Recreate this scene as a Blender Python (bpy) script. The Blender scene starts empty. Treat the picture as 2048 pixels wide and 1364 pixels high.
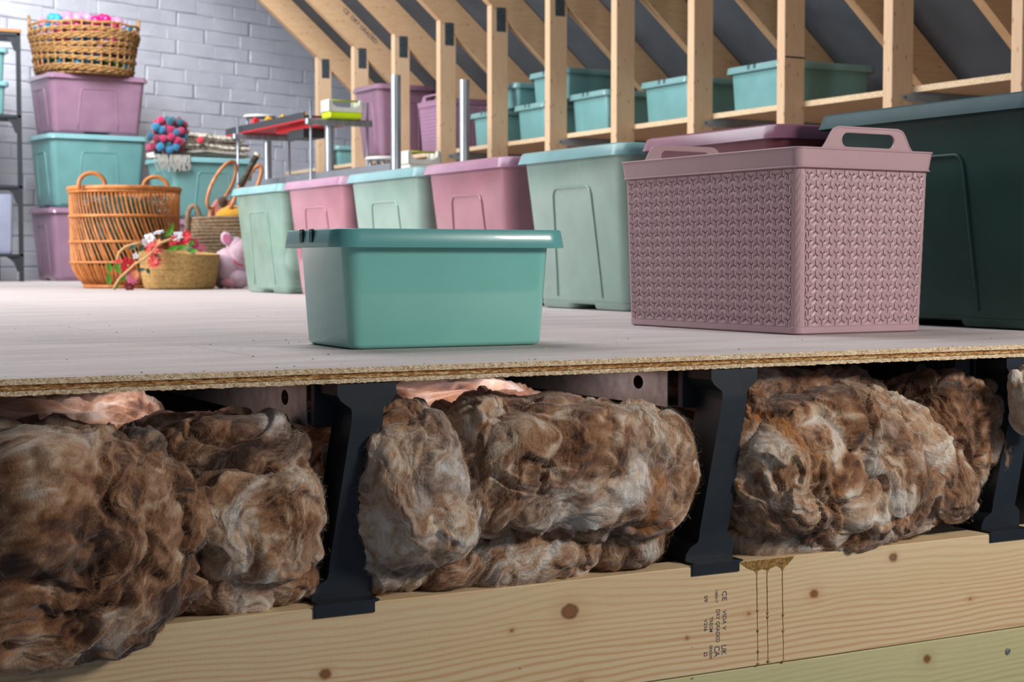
import bpy, bmesh, math, random
import numpy as np
from mathutils import Vector, Matrix
from mathutils.geometry import tessellate_polygon
random.seed(7)
S = bpy.context.scene
COL = S.collection
PI = math.pi

# ------------------------------------------------------------------ camera, world, lights, exposure
cd = bpy.data.cameras.new('camera'); cam = bpy.data.objects.new('camera', cd); COL.objects.link(cam)
M = [[0.87996, -0.02380, 0.47440], [-0.47503, -0.04430, 0.87890], [0.0, -0.99875, -0.05020]]
r = Vector((M[0][0], M[1][0], M[2][0])).normalized()
f_ = Vector((M[0][2], M[1][2], M[2][2])).normalized()
u_ = r.cross(f_).normalized(); r = f_.cross(u_).normalized()
cam.matrix_world = Matrix(((r.x, u_.x, -f_.x, 0), (r.y, u_.y, -f_.y, 0), (r.z, u_.z, -f_.z, 0.125), (0, 0, 0, 1)))
cd.sensor_width = 36; cd.lens = 56.68; cd.clip_start = .05
cd.dof.use_dof = True; cd.dof.focus_distance = 2.15; cd.dof.aperture_fstop = 13
S.camera = cam
W = bpy.data.worlds.new('world'); S.world = W; W.use_nodes = True
W.node_tree.nodes['Background'].inputs[0].default_value = (.60, .68, .82, 1)
W.node_tree.nodes['Background'].inputs[1].default_value = .20
S.view_settings.view_transform = 'Standard'; S.view_settings.look = 'None'
S.view_settings.gamma = 1; S.view_settings.use_curve_mapping = False
S.view_settings.exposure = 0.0

def area(name, loc, to, size, power, color=(1, 1, 1), sy=None, spread=None):
    l = bpy.data.lights.new(name, 'AREA'); l.energy = power; l.color = color
    l.shape = 'RECTANGLE'; l.size = size; l.size_y = sy or size
    if spread: l.spread = spread
    o = bpy.data.objects.new(name, l); COL.objects.link(o); o.location = loc
    o.rotation_euler = (Vector(to) - Vector(loc)).to_track_quat('-Z', 'Y').to_euler()
    return o
area('skylight_far', (0.4, 6.6, 3.2), (2.0, 7.6, 0), 2.6, 165, (.93, .96, 1.0), 3.4)
area('wall_fill_lamp', (1.3, 7.4, 3.1), (3.0, 11, 1.2), 1.6, 88, (.90, .94, 1.0), 1.6, math.radians(100))  # added fill lamp that brightens the brick wall, no real skylight
area('skylight_near', (1.1, 3.9, 2.8), (1.25, 3.1, 0), 1.8, 62, (.95, .96, 1.0), 2.2)
area('window_left', (-2.6, 6.2, 1.6), (2.6, 6.4, .8), 2.6, 85, (1.0, .97, .95), 1.4, math.radians(85))
area('softbox_right', (2.35, .15, .85), (1.25, 1.9, -.08), .42, 36, (1, .94, .87), .42)
area('strip_under_left', (.56, 2.05, -.03), (.56, 2.05, -1), .12, .14, (1, .80, .78), .22)
area('strip_under_middle', (1.06, 1.98, -.03), (1.06, 1.98, -1), .22, .34, (1, .80, .80), .2)

# ------------------------------------------------------------------ helpers
def lin(h):
    h = h.lstrip('#'); o = []
    for i in (0, 2, 4):
        c = int(h[i:i+2], 16) / 255
        o.append(c / 12.92 if c <= .04045 else ((c + .055) / 1.055) ** 2.4)
    return tuple(o) + (1,)

class NT:
    def __init__(s, name):
        s.m = bpy.data.materials.new(name); s.m.use_nodes = True
        s.t = s.m.node_tree; s.n = s.t.nodes; s.b = s.n['Principled BSDF']; s.out = s.n['Material Output']
    def add(s, typ, **kw):
        n = s.n.new(typ)
        for k, v in kw.items():
            if k.startswith('i_'):
                key = k[2:]; key = int(key) if key.isdigit() else key.replace('_', ' ')
                if hasattr(v, 'is_output') or isinstance(v, bpy.types.NodeSocket): s.t.links.new(v, n.inputs[key])
                else: n.inputs[key].default_value = v
            else: setattr(n, k, v)
        return n
    def link(s, a, b): s.t.links.new(a, b)
    def obj(s): return s.add('ShaderNodeTexCoord').outputs['Object']
    def geo(s): return s.add('ShaderNodeNewGeometry').outputs['Position']
    def mapv(s, v, sc=(1, 1, 1), loc=(0, 0, 0), rot=(0, 0, 0)):
        n = s.add('ShaderNodeMapping'); s.link(v, n.inputs[0])
        n.inputs['Scale'].default_value = sc; n.inputs['Location'].default_value = loc; n.inputs['Rotation'].default_value = rot
        return n.outputs[0]
    def noise(s, v, scale, detail=4, rough=.55, dist=0):
        n = s.add('ShaderNodeTexNoise'); s.link(v, n.inputs['Vector'])
        n.inputs['Scale'].default_value = scale; n.inputs['Detail'].default_value = detail
        n.inputs['Roughness'].default_value = rough; n.inputs['Distortion'].default_value = dist
        return n.outputs['Fac']
    def ramp(s, f, stops):
        n = s.add('ShaderNodeValToRGB'); s.link(f, n.inputs[0]); e = n.color_ramp.elements
        e[0].position = stops[0][0]; e[0].color = stops[0][1]; e[1].position = stops[-1][0]; e[1].color = stops[-1][1]
        for p, c in stops[1:-1]:
            x = e.new(p); x.color = c
        return n.outputs[0]
    def math(s, op, a, b=0, c=None):
        n = s.add('ShaderNodeMath', operation=op)
        for i, x in enumerate((a, b, c)):
            if x is None: continue
            if isinstance(x, bpy.types.NodeSocket): s.link(x, n.inputs[i])
            else: n.inputs[i].default_value = x
        return n.outputs[0]
    def mix(s, f, a, b, mode='MIX'):
        n = s.add('ShaderNodeMixRGB', blend_type=mode)
        for i, x in enumerate((f, a, b)):
            if isinstance(x, bpy.types.NodeSocket): s.link(x, n.inputs[i])
            else: n.inputs[i].default_value = x
        return n.outputs[0]
    def bump(s, h, strength=.3, dist=.01):
        n = s.add('ShaderNodeBump'); s.link(h, n.inputs['Height'])
        n.inputs['Strength'].default_value = strength; n.inputs['Distance'].default_value = dist
        s.link(n.outputs[0], s.b.inputs['Normal'])
    def set(s, color=None, rough=None, metal=None, spec=None):
        if color is not None:
            if isinstance(color, bpy.types.NodeSocket): s.link(color, s.b.inputs['Base Color'])
            else: s.b.inputs['Base Color'].default_value = color
        if rough is not None:
            if isinstance(rough, bpy.types.NodeSocket): s.link(rough, s.b.inputs['Roughness'])
            else: s.b.inputs['Roughness'].default_value = rough
        if metal is not None: s.b.inputs['Metallic'].default_value = metal
        if spec is not None: s.b.inputs['Specular IOR Level'].default_value = spec
        return s.m

def BW(v): return (v, v, v, 1)

def plastic(name, c, rough=.22, var=.06, spec=.5, coat=0):
    n = NT(name); v = n.obj()
    k = n.noise(v, 9, 3)
    base = lin(c) if isinstance(c, str) else c
    dk = tuple(x * (1 - var * 2) for x in base[:3]) + (1,); lt = tuple(min(1, x * (1 + var)) for x in base[:3]) + (1,)
    n.set(n.ramp(k, [(.3, dk), (.7, lt)]), n.math('MULTIPLY_ADD', n.noise(v, 30, 3), .08, rough - .03), 0, spec)
    n.bump(n.noise(v, 6, 2), .05, .004)
    n.b.inputs['Coat Weight'].default_value = coat
    return n.m

def wood(name, light, dark, axis='Z', scale=1.0, rough=.6, knots=True, wcoord=False):
    n = NT(name); v = n.geo() if wcoord else n.obj()
    sc = {'X': (2.2, 26, 26), 'Y': (26, 2.2, 26), 'Z': (26, 26, 2.2)}[axis]
    sc = tuple(x * scale for x in sc)
    g = n.noise(n.mapv(v, sc), 1, 4, .6, .7)
    g2 = n.noise(n.mapv(v, tuple(x * 5 for x in sc)), 1, 3, .6)
    w = n.math('SINE', n.math('MULTIPLY', g, 42))
    f = n.math('ADD', n.math('MULTIPLY_ADD', w, .07, .40), n.math('MULTIPLY', g2, .22))
    c = n.ramp(f, [(.2, lin(light)), (.85, lin(dark))])
    big = n.noise(v, 3.1, 2)
    c = n.mix(n.math('MULTIPLY', big, .35), c, lin(dark))
    if knots:
        vo = n.add('ShaderNodeTexVoronoi'); n.link(n.mapv(v, tuple({'X': (2.6, 8, 8), 'Y': (8, 2.6, 8), 'Z': (8, 8, 2.6)}[axis])), vo.inputs['Vector'])
        k = n.ramp(vo.outputs['Distance'], [(.07, BW(1)), (.15, BW(0))])
        c = n.mix(n.math('MULTIPLY', k, .65), c, lin('7a4a26'))
    n.set(c, rough, 0, .3); n.bump(f, .12, .002)
    return n.m

def mesh_obj(name, V, F, mat=None, parent=None, smooth=False, kind=None, attrs=None):
    me = bpy.data.meshes.new(name)
    V = np.asarray(V, np.float32)
    if isinstance(F, np.ndarray):
        k = F.shape[1]; nf = len(F)
        me.vertices.add(len(V)); me.vertices.foreach_set('co', V.ravel())
        me.loops.add(nf * k); me.loops.foreach_set('vertex_index', F.astype(np.int32).ravel())
        me.polygons.add(nf); me.polygons.foreach_set('loop_start', np.arange(0, nf * k, k, dtype=np.int32))
        me.update(calc_edges=True)
    else:
        me.from_pydata([tuple(map(float, v)) for v in V], [], F); me.update()
    if smooth: me.polygons.foreach_set('use_smooth', np.ones(len(me.polygons), bool))
    if attrs:
        for k, a in attrs.items():
            at = me.attributes.new(k, 'FLOAT', 'POINT'); at.data.foreach_set('value', np.asarray(a, np.float32))
    me.validate()
    if mat: me.materials.append(mat)
    o = bpy.data.objects.new(name, me); COL.objects.link(o)
    if parent: o.parent = parent
    if kind: o['kind'] = kind
    return o

def tag(o, label=None, cat=None, group=None, kind=None):
    if label: o['label'] = label
    if cat: o['category'] = cat
    if group: o['group'] = group
    if kind: o['kind'] = kind
    return o
def empty(name, loc=(0, 0, 0), rz=0, label=None, cat=None, group=None):
    o = bpy.data.objects.new(name, None); COL.objects.link(o); o.location = loc; o.rotation_euler = (0, 0, rz)
    o.empty_display_size = .02
    return tag(o, label, cat, group)
def struct(o): o['kind'] = 'structure'; return o
def kids(o): return [c for c in bpy.data.objects if c.parent == o]
def dup(o, parent=None):
    c = o.copy(); COL.objects.link(c)
    if parent: c.parent = parent; c.matrix_parent_inverse = o.matrix_parent_inverse.copy()
    for k in kids(o): dup(k, c)
    return c

class MB:
    """collects geometry for one mesh"""
    def __init__(s): s.V = []; s.F = []
    def add(s, V, F):
        b = len(s.V); s.V += [tuple(v) for v in V]; s.F += [tuple(i + b for i in f) for f in F]; return s
    def box(s, x0, x1, y0, y1, z0, z1, m=None):
        V = [(x, y, z) for x in (x0, x1) for y in (y0, y1) for z in (z0, z1)]
        if m is not None: V = [tuple(m @ Vector(v)) for v in V]
        return s.add(V, [(0, 1, 3, 2), (4, 6, 7, 5), (0, 4, 5, 1), (2, 3, 7, 6), (0, 2, 6, 4), (1, 5, 7, 3)])
    def bbox(s, x0, x1, y0, y1, z0, z1, b=.002, m=None):
        """bevelled box: three shrunken shells -> 24 verts"""
        V = []; 
        for sx, X, XI in ((0, x0, x0 + b), (1, x1, x1 - b)):
            for sy, Y, YI in ((0, y0, y0 + b), (1, y1, y1 - b)):
                for sz, Z, ZI in ((0, z0, z0 + b), (1, z1, z1 - b)):
                    V += [(X, YI, ZI), (XI, Y, ZI), (XI, YI, Z)]
        def i(a, b_, c, k): return ((a * 2 + b_) * 2 + c) * 3 + k
        F = []
        for a in (0, 1):
            F.append(tuple(i(a, *q, 0) for q in ((0, 0), (0, 1), (1, 1), (1, 0))))
            F.append(tuple(i(q[0], a, q[1], 1) for q in ((0, 0), (0, 1), (1, 1), (1, 0))))
            F.append(tuple(i(q[0], q[1], a, 2) for q in ((0, 0), (0, 1), (1, 1), (1, 0))))
            for c in (0, 1):
                F.append((i(a, c, 0, 0), i(a, c, 1, 0), i(a, c, 1, 1), i(a, c, 0, 1)))
                F.append((i(a, 0, c, 0), i(a, 1, c, 0), i(a, 1, c, 2), i(a, 0, c, 2)))
                F.append((i(0, a, c, 1), i(1, a, c, 1), i(1, a, c, 2), i(0, a, c, 2)))
                for d in (0, 1): F.append((i(a, c, d, 0), i(a, c, d, 1), i(a, c, d, 2)))
        if m is not None: V = [tuple(m @ Vector(v)) for v in V]
        return s.add(V, F)
    def tube(s, pts, rad, n=8, closed=False, caps=True):
        pts = [Vector(p) for p in pts]; N = len(pts); V = []; F = []
        rads = rad if isinstance(rad, (list, tuple)) else [rad] * N
        up = None
        for k in range(N):
            a = pts[(k - 1) % N] if (closed or k > 0) else pts[0]
            b = pts[(k + 1) % N] if (closed or k < N - 1) else pts[-1]
            t = (b - a).normalized()
            if up is None:
                up = Vector((0, 0, 1)) if abs(t.z) < .9 else Vector((1, 0, 0))
            x = t.cross(up)
            if x.length < 1e-6: x = t.orthogonal()
            x.normalize(); y = x.cross(t).normalized(); up = y
            for j in range(n):
                an = 2 * PI * j / n; V.append(pts[k] + (x * math.cos(an) + y * math.sin(an)) * rads[k])
        for k in range(N if closed else N - 1):
            for j in range(n):
                a = k * n + j; b = k * n + (j + 1) % n; k2 = (k + 1) % N
                F.append((a, b, k2 * n + (j + 1) % n, k2 * n + j))
        if caps and not closed:
            F.append(tuple(range(n))[::-1]); F.append(tuple((N - 1) * n + j for j in range(n)))
        return s.add(V, F)
    def loft(s, rings, cap0=True, cap1=True):
        n = len(rings[0]); V = [p for R in rings for p in R]; F = []
        for k in range(len(rings) - 1):
            for j in range(n):
                F.append((k * n + j, k * n + (j + 1) % n, (k + 1) * n + (j + 1) % n, (k + 1) * n + j))
        if cap0: F.append(tuple(range(n))[::-1])
        if cap1: F.append(tuple((len(rings) - 1) * n + j for j in range(n)))
        return s.add(V, F)
    def lathe(s, prof, n=24, c=(0, 0), cap0=True, cap1=True):
        return s.loft([[(c[0] + q * math.cos(2 * PI * j / n), c[1] + q * math.sin(2 * PI * j / n), z) for j in range(n)] for q, z in prof], cap0, cap1)
    def sphere(s, c, rad, nu=12, nv=8, sc=(1, 1, 1), m=None):
        V = []; F = []
        for i in range(nv + 1):
            th = PI * i / nv
            for j in range(nu):
                ph = 2 * PI * j / nu
                p = Vector((math.sin(th) * math.cos(ph) * rad * sc[0], math.sin(th) * math.sin(ph) * rad * sc[1], math.cos(th) * rad * sc[2]))
                if m is not None: p = m @ p
                V.append(p + Vector(c))
        for i in range(nv):
            for j in range(nu):
                F.append((i * nu + j, (i + 1) * nu + j, (i + 1) * nu + (j + 1) % nu, i * nu + (j + 1) % nu))
        return s.add(V, F)
    def build(s, name, mat=None, parent=None, smooth=False, kind=None):
        o = mesh_obj(name, s.V, s.F, mat, parent, smooth, kind)
        if smooth == 'auto': autosm(o)
        return o
def autosm(o, ang=35):
    bm = bmesh.new(); bm.from_mesh(o.data); bmesh.ops.remove_doubles(bm, verts=bm.verts, dist=1e-6); bmesh.ops.recalc_face_normals(bm, faces=bm.faces)
    for f in bm.faces: f.smooth = True
    for e in bm.edges:
        if len(e.link_faces) == 2 and e.calc_face_angle(0) > math.radians(ang): e.smooth = False
    bm.to_mesh(o.data); bm.free(); return o

def rr(hx, hy, rad, z, n=6, cx=0, cy=0):
    P = []
    for q, (sx, sy) in enumerate(((1, 1), (-1, 1), (-1, -1), (1, -1))):
        for k in range(n + 1):
            a = (q + k / n) * PI / 2
            P.append((cx + sx * (hx - rad) + rad * math.cos(a), cy + sy * (hy - rad) + rad * math.sin(a), z))
    return P

def plate(outline, holes, th, to3d, name, mat, parent=None):
    """flat plate with holes, outline in 2-D, to3d(u, v, d)"""
    polys = [outline] + holes
    flat = [Vector((p[0], p[1], 0)) for pl in polys for p in pl]
    tris = tessellate_polygon([[Vector((p[0], p[1], 0)) for p in pl] for pl in polys])
    n = len(flat); V = [to3d(p.x, p.y, 0) for p in flat] + [to3d(p.x, p.y, th) for p in flat]
    F = [tuple(t) for t in tris] + [tuple(i + n for i in t)[::-1] for t in tris]
    b = 0
    for pl in polys:
        m = len(pl)
        for k in range(m): F.append((b + k, b + (k + 1) % m, b + (k + 1) % m + n, b + k + n))
        b += m
    o = mesh_obj(name, V, F, mat, parent)
    return autosm(o, 30)

# numpy gradient noise
_rs = np.random.RandomState(3)
_perm = _rs.permutation(256); _perm = np.concatenate([_perm, _perm, _perm])
_g = _rs.normal(size=(256, 3)); _g /= np.linalg.norm(_g, axis=1)[:, None]
def pn(P):
    I = np.floor(P).astype(np.int64); Fr = P - I; I &= 255
    Uf = Fr * Fr * Fr * (Fr * (Fr * 6 - 15) + 10)
    res = 0
    for dx in (0, 1):
        a = _perm[I[:, 0] + dx]; wx = Uf[:, 0] if dx else 1 - Uf[:, 0]
        for dy in (0, 1):
            b = _perm[a + I[:, 1] + dy]; wy = Uf[:, 1] if dy else 1 - Uf[:, 1]
            for dz in (0, 1):
                g = _g[_perm[b + I[:, 2] + dz]]; wz = Uf[:, 2] if dz else 1 - Uf[:, 2]
                d = g[:, 0] * (Fr[:, 0] - dx) + g[:, 1] * (Fr[:, 1] - dy) + g[:, 2] * (Fr[:, 2] - dz)
                res = res + wx * wy * wz * d
    return res * 1.6
def fbm(P, o=4, g=.5):
    a = 1; s = 0
    for k in range(o): s = s + a * pn(P * 2 ** k + 17.3 * k); a *= g
    return s

# ------------------------------------------------------------------ materials
M_teal_lid = plastic('teal_lid_plastic', '78a3a6', .2)
M_teal_body = plastic('pale_mint_plastic', '8fada2', .10, .06, .5, .5)
M_pink_lid = plastic('mauve_lid_plastic', 'a37890', .2)
M_pink_body = plastic('dusty_pink_plastic', 'ab7482', .10, .06, .5, .5)
M_mauve = plastic('mauve_plastic', '8f6e82', .12, .05, .5, .3)
M_teal = plastic('teal_plastic', '669492', .12, .05, .5, .3)
M_dteal_lid = plastic('deep_teal_lid_plastic', '2a5256', .5, .06, .25)
M_dteal = plastic('deep_green_plastic', '2f4f49', .35, .06, .3)
M_plum_lid = plastic('plum_lid_plastic', '8a5f74', .22)
M_plum = plastic('plum_body_plastic', '7d4652', .2)
M_front = plastic('front_box_teal', '7ec4b9', .07, .02, .5, .45)
M_front_lid = plastic('front_lid_teal', '62a8a5', .3, .02, .5, .2)
M_basket = plastic('rose_basket_plastic', 'bb9a9f', .40, .03)
M_basket_far = plastic('mauve_basket_plastic', 'a27f9a', .4, .03)
M_box = plastic('aqua_box_plastic', '70a3a5', .3)
M_slot_shade = plastic('slot_shade_plastic', '16292c', .5)
M_black = plastic('black_support_plastic', '1a232c', .42, .1, .45)
n = NT('galvanised_steel'); v = n.obj()
n.set(n.ramp(n.noise(v, 40, 4), [(.3, lin('8d9399')), (.7, lin('b9bfc4'))]), .38, .85); n.bump(n.noise(v, 220, 2), .08, .001); M_galv = n.m
n = NT('grey_steel_tube'); v = n.obj()
n.set(n.ramp(n.noise(n.mapv(v, (60, 60, 4)), 1, 3), [(.3, lin('8b929b')), (.7, lin('aeb6bf'))]), .35, .7); M_tube = n.m
n = NT('nail_plate_steel'); v = n.obj()
n.set(n.ramp(n.noise(v, 300, 2), [(.4, lin('2c353b')), (.65, lin('7b8890'))]), .5, .6); M_nail = n.m
n = NT('black_rack_paint'); n.set(lin('24292d'), .5); n.bump(n.noise(n.obj(), 80, 3), .1, .001); M_rack = n.m
M_bracket = plastic('zinc_bracket', 'a9b2b8', .4)
M_bracket.node_tree.nodes['Principled BSDF'].inputs['Metallic'].default_value = .35
M_post = wood('truss_timber', 'e0c6a8', 'c39e78', 'Z')
M_rafter = wood('rafter_timber', 'd8bb98', 'b98f66', 'X')
M_shelf_top = wood('shelf_timber', 'd8b78f', 'b98d60', 'Y', knots=False)
n = NT('grey_roof_membrane'); v = n.obj()
n.set(n.ramp(n.noise(v, 3, 4), [(.3, lin('3c4148')), (.7, lin('50565e'))]), .75); n.bump(n.noise(v, 8, 3), .3, .01); M_memb = n.m
n = NT('painted_brick'); v = n.geo()
n.set(n.ramp(n.noise(v, 5, 5), [(.3, lin('c6c7cf')), (.7, lin('d6d7dd'))]), .7); n.bump(n.noise(v, 30, 5), .35, .008); M_brick = n.m
n = NT('joint_shade_mortar'); v = n.geo()
n.set(n.ramp(n.noise(v, 9, 4), [(.3, lin('9a9ca6')), (.7, lin('a8aab4'))]), .8); n.bump(n.noise(v, 60, 4), .5, .005); M_mortar = n.m  # mortar colour darkened to paint the shadow in the brick joints
# chipboard top: pale grey pink with fine dark specks, edge: coarse chips
n = NT('chipboard_top'); v = n.geo()
c = n.ramp(n.noise(n.mapv(v, (3, 14, 1)), 1, 5), [(.3, lin('b8adaa')), (.7, lin('d2c9c7'))])
st = n.ramp(n.noise(n.mapv(v, (90, 520, 1)), 1, 3), [(.36, BW(0)), (.44, BW(1))])
c = n.mix(n.math('MULTIPLY', n.math('SUBTRACT', 1, st), .5), c, lin('8f7f74'))
sp = n.ramp(n.noise(n.mapv(v, (55, 90, 1)), 1, 2), [(.74, BW(0)), (.79, BW(1))])
c = n.mix(n.math('MULTIPLY', sp, .8), c, lin('43342c'))
n.set(c, .62, 0, .25); n.bump(n.noise(n.mapv(v, (200, 900, 1)), 1, 3), .12, .001); M_chip = n.m
n = NT('chipboard_edge'); v = n.geo()
vo = n.add('ShaderNodeTexVoronoi'); n.link(n.mapv(v, (420, 420, 800)), vo.inputs['Vector']); vo.inputs['Scale'].default_value = 1
hs = n.add('ShaderNodeSeparateColor'); n.link(vo.outputs['Color'], hs.inputs[0])
c = n.ramp(hs.outputs[0], [(.0, lin('b8966c')), (.35, lin('dcc09a')), (.7, lin('ecd6b4')), (1, lin('faecd4'))])
sp = n.ramp(n.noise(n.mapv(v, (420, 420, 600)), 1, 3), [(.30, BW(1)), (.40, BW(0))])
c = n.mix(n.math('MULTIPLY', sp, .9), c, lin('3f2413'))
br = n.ramp(n.noise(n.mapv(v, (60, 60, 300)), 1, 4), [(.5, BW(0)), (.7, BW(1))])
c = n.mix(n.math('MULTIPLY', br, .28), c, lin('9a6a35'))
n.set(c, .85, 0, .15); n.bump(n.noise(n.mapv(v, (500, 500, 700)), 1, 3), .9, .0015); M_chip_edge = n.m
n = NT('chipboard_tongue'); v = n.geo()
c = n.ramp(n.noise(n.mapv(v, (150, 150, 900)), 1, 4), [(.35, lin('7a4420')), (.5, lin('b07b45')), (.62, lin('e0c690'))])
n.set(c, .85, 0, .15); n.bump(n.noise(n.mapv(v, (500, 500, 700)), 1, 3), .9, .0012); M_tongue = n.m

# front beam with knots
def beam_mat(name, light, mid, ring, knots, tint=None, z0=-.35, seed=0):
    n = NT(name); v = n.geo()
    sep = n.add('ShaderNodeSeparateXYZ'); n.link(v, sep.inputs[0]); X = sep.outputs[0]; Z = sep.outputs[2]
    wob = n.noise(n.mapv(v, (2.2, 5, 9), (seed, 0, 0)), 1, 2, .5)
    zz = n.math('ADD', n.math('SUBTRACT', Z, z0), n.math('MULTIPLY', n.math('SUBTRACT', wob, .5), .050))
    fields = []
    for (kx, kz, kr, wx) in knots:
        dx = n.math('MULTIPLY', n.math('SUBTRACT', X, kx), 1 / wx); dz = n.math('SUBTRACT', Z, kz)
        g = n.math('POWER', 2.718, n.math('MULTIPLY', n.math('MULTIPLY', dx, dx), -1))
        # push the grain away from the knot
        s = n.math('DIVIDE', dz, n.math('ADD', n.math('ABSOLUTE', dz), kr * .8))
        dec = n.math('DIVIDE', kr * kr * 1.6, n.math('ADD', n.math('ABSOLUTE', dz), kr))
        zz = n.math('SUBTRACT', zz, n.math('MULTIPLY', n.math('MULTIPLY', g, s), dec))
        dx2 = n.math('MULTIPLY', n.math('SUBTRACT', X, kx), .8)
        d = n.math('SQRT', n.math('ADD', n.math('MULTIPLY', dx2, dx2), n.math('MULTIPLY', dz, dz)))
        d = n.math('ADD', d, n.math('MULTIPLY', n.math('SUBTRACT', n.noise(v, 120, 2), .5), .003))
        fields.append((d, kr))
    ph = n.math('MULTIPLY', zz, 760)
    ringv = n.math('POWER', n.math('MULTIPLY_ADD', n.math('SINE', ph), .5, .5), 2.2)
    # rings tighter and stronger towards the bottom of the beam
    st = n.ramp(n.math('ADD', n.math('MULTIPLY', n.math('SUBTRACT', z0 + .06, Z), 7), n.math('MULTIPLY', n.noise(n.mapv(v, (3, 3, 12)), 1, 2), .7)), [(.15, BW(.10)), (.9, BW(1))])
    fine = n.noise(n.mapv(v, (30, 30, 900)), 1, 3)
    saw = n.noise(n.mapv(v, (700, 60, 60)), 1, 2)
    c = n.mix(n.math('MULTIPLY', n.noise(n.mapv(v, (3, 3, 20)), 1, 3), .8), lin(light), lin(mid))
    c = n.mix(n.math('MULTIPLY', n.math('MULTIPLY', ringv, st), .62), c, lin(ring))
    c = n.mix(n.math('MULTIPLY', n.math('SUBTRACT', fine, .4), .6), c, lin(ring))
    c = n.mix(n.math('MULTIPLY', n.math('SUBTRACT', saw, .42), .35), c, lin(mid))
    for d, kr in fields:
        halo = n.math('MULTIPLY', n.ramp(d, [(kr * .9, BW(1)), (min(1, kr * 3.5), BW(0))]), .35)
        c = n.mix(halo, c, lin(ring))
        k = n.ramp(d, [(kr * .85, BW(1)), (kr * 1.05, BW(0))])
        c = n.mix(k, c, lin('8a5a35'))
        k2 = n.math('MULTIPLY', n.ramp(d, [(kr * .8, BW(0)), (kr * .95, BW(1)), (kr * 1.15, BW(0))]), .85)
        c = n.mix(k2, c, lin('4a2a16'))
    if tint: c = n.mix(.55, c, lin(tint), 'MULTIPLY')
    sp = n.ramp(n.noise(n.mapv(v, (60, 60, 80), (seed * 3, 0, 0)), 1, 2), [(.76, BW(0)), (.80, BW(1))])
    c = n.mix(n.math('MULTIPLY', sp, .7), c, lin('4a3626'))
    n.set(c, .6, 0, .3)
    n.bump(n.math('ADD', n.math('MULTIPLY', fine, .5), n.math('MULTIPLY', saw, .5)), .25, .0012)
    return n.m
KN = [(1.021, -.318, .0085, .05), (1.036, -.415, .006, .03), (1.411, -.334, .0055, .04), (1.552, -.296, .004, .02), (.691, -.357, .0045, .03),
      (.938, -.333, .0025, .015), (.66, -.40, .006, .05), (1.70, -.37, .003, .02), (1.30, -.350, .003, .05), (1.2, -.372, .002, .10)]
M_beam = beam_mat('pine_beam', 'dfcba6', 'd2b68a', 'bd8857', KN, seed=1)
M_beam2 = beam_mat('treated_beam', 'd6cfac', 'c5bc93', 'a39a70', [(1.25, -.47, .008, .05), (1.62, -.45, .006, .03)], 'e6e8c8', z0=-.50, seed=5)

# ------------------------------------------------------------------ SETTING: floor
EY = 1.738
fl = struct(empty('floor'))
def strip(x0, x1, y0, y1, name='board'):
    g = .0010
    m = MB(); m.bbox(x0 + g, x1 - g, y0 + g, y1 - g, -.018, 0, .0005)
    return m.build(name, M_chip, fl)
# front boards: routed edge with a tongue, one joint
def front_board(x0, x1, y1):
    prof = [(y1 - .0004, -.018), (y1 - .0004, 0), (EY, 0), (EY, -.0066), (EY + .0032, -.0072), (EY + .0032, -.0086), (EY - .0012, -.0092), (EY - .0012, -.0122), (EY + .0012, -.0128), (EY + .0002, -.0134), (EY + .0004, -.018)]
    seg = max(2, int((x1 - x0) / .004)); R = []
    rnd = random.Random(int(x0 * 100))
    for k in range(seg + 1):
        x = x0 + (x1 - x0) * k / seg; row = []
        for i, (y, z) in enumerate(prof):
            jy = jz = 0
            if i >= 2: jy = rnd.uniform(-.0004, .0004)
            if i == 10: jz = rnd.uniform(-.0009, .0005); jy = rnd.uniform(-.0009, .0006)
            if i in (4, 5): jz = rnd.uniform(-.0004, .0004)
            row.append((x, y + jy, z + jz))
        R.append(row)
    N = len(prof); V = [p for q in R for p in q]; F = []; mi = []
    for k in range(seg):
        for j in range(N):
            F.append((k * N + j, k * N + (j + 1) % N, (k + 1) * N + (j + 1) % N, (k + 1) * N + j))
            mi.append(0 if j in (0, 1, 10) else (2 if j in (4, 5, 6) else 1))
    F.append(tuple(range(N))); F.append(tuple(seg * N + j for j in range(N))[::-1]); mi += [1, 1]
    o = mesh_obj('board', V, F, M_chip, fl)
    o.data.materials.append(M_chip_edge); o.data.materials.append(M_tongue)
    o.data.polygons.foreach_set('material_index', mi)
    bm = bmesh.new(); bm.from_mesh(o.data); bmesh.ops.recalc_face_normals(bm, faces=bm.faces); bm.to_mesh(o.data); bm.free()
    return o
front_board(-.9, 1.2836, 2.0); front_board(1.2844, 3.4, 2.0)
ys = [2.0 + .283 * k for k in range(33)]
for k in range(len(ys) - 1):
    off = [.7, -.3, 1.5][k % 3]
    xs = [-3.0] + [off + 2.4 * q for q in range(-1, 3) if -3 < off + 2.4 * q < 5.9] + [5.9]
    for a, b in zip(xs[:-1], xs[1:]): strip(a, b, ys[k], ys[k + 1])
strip(3.4, 5.9, 1.75, 2.0); strip(-3.0, -.9, 1.75, 2.0)

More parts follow.
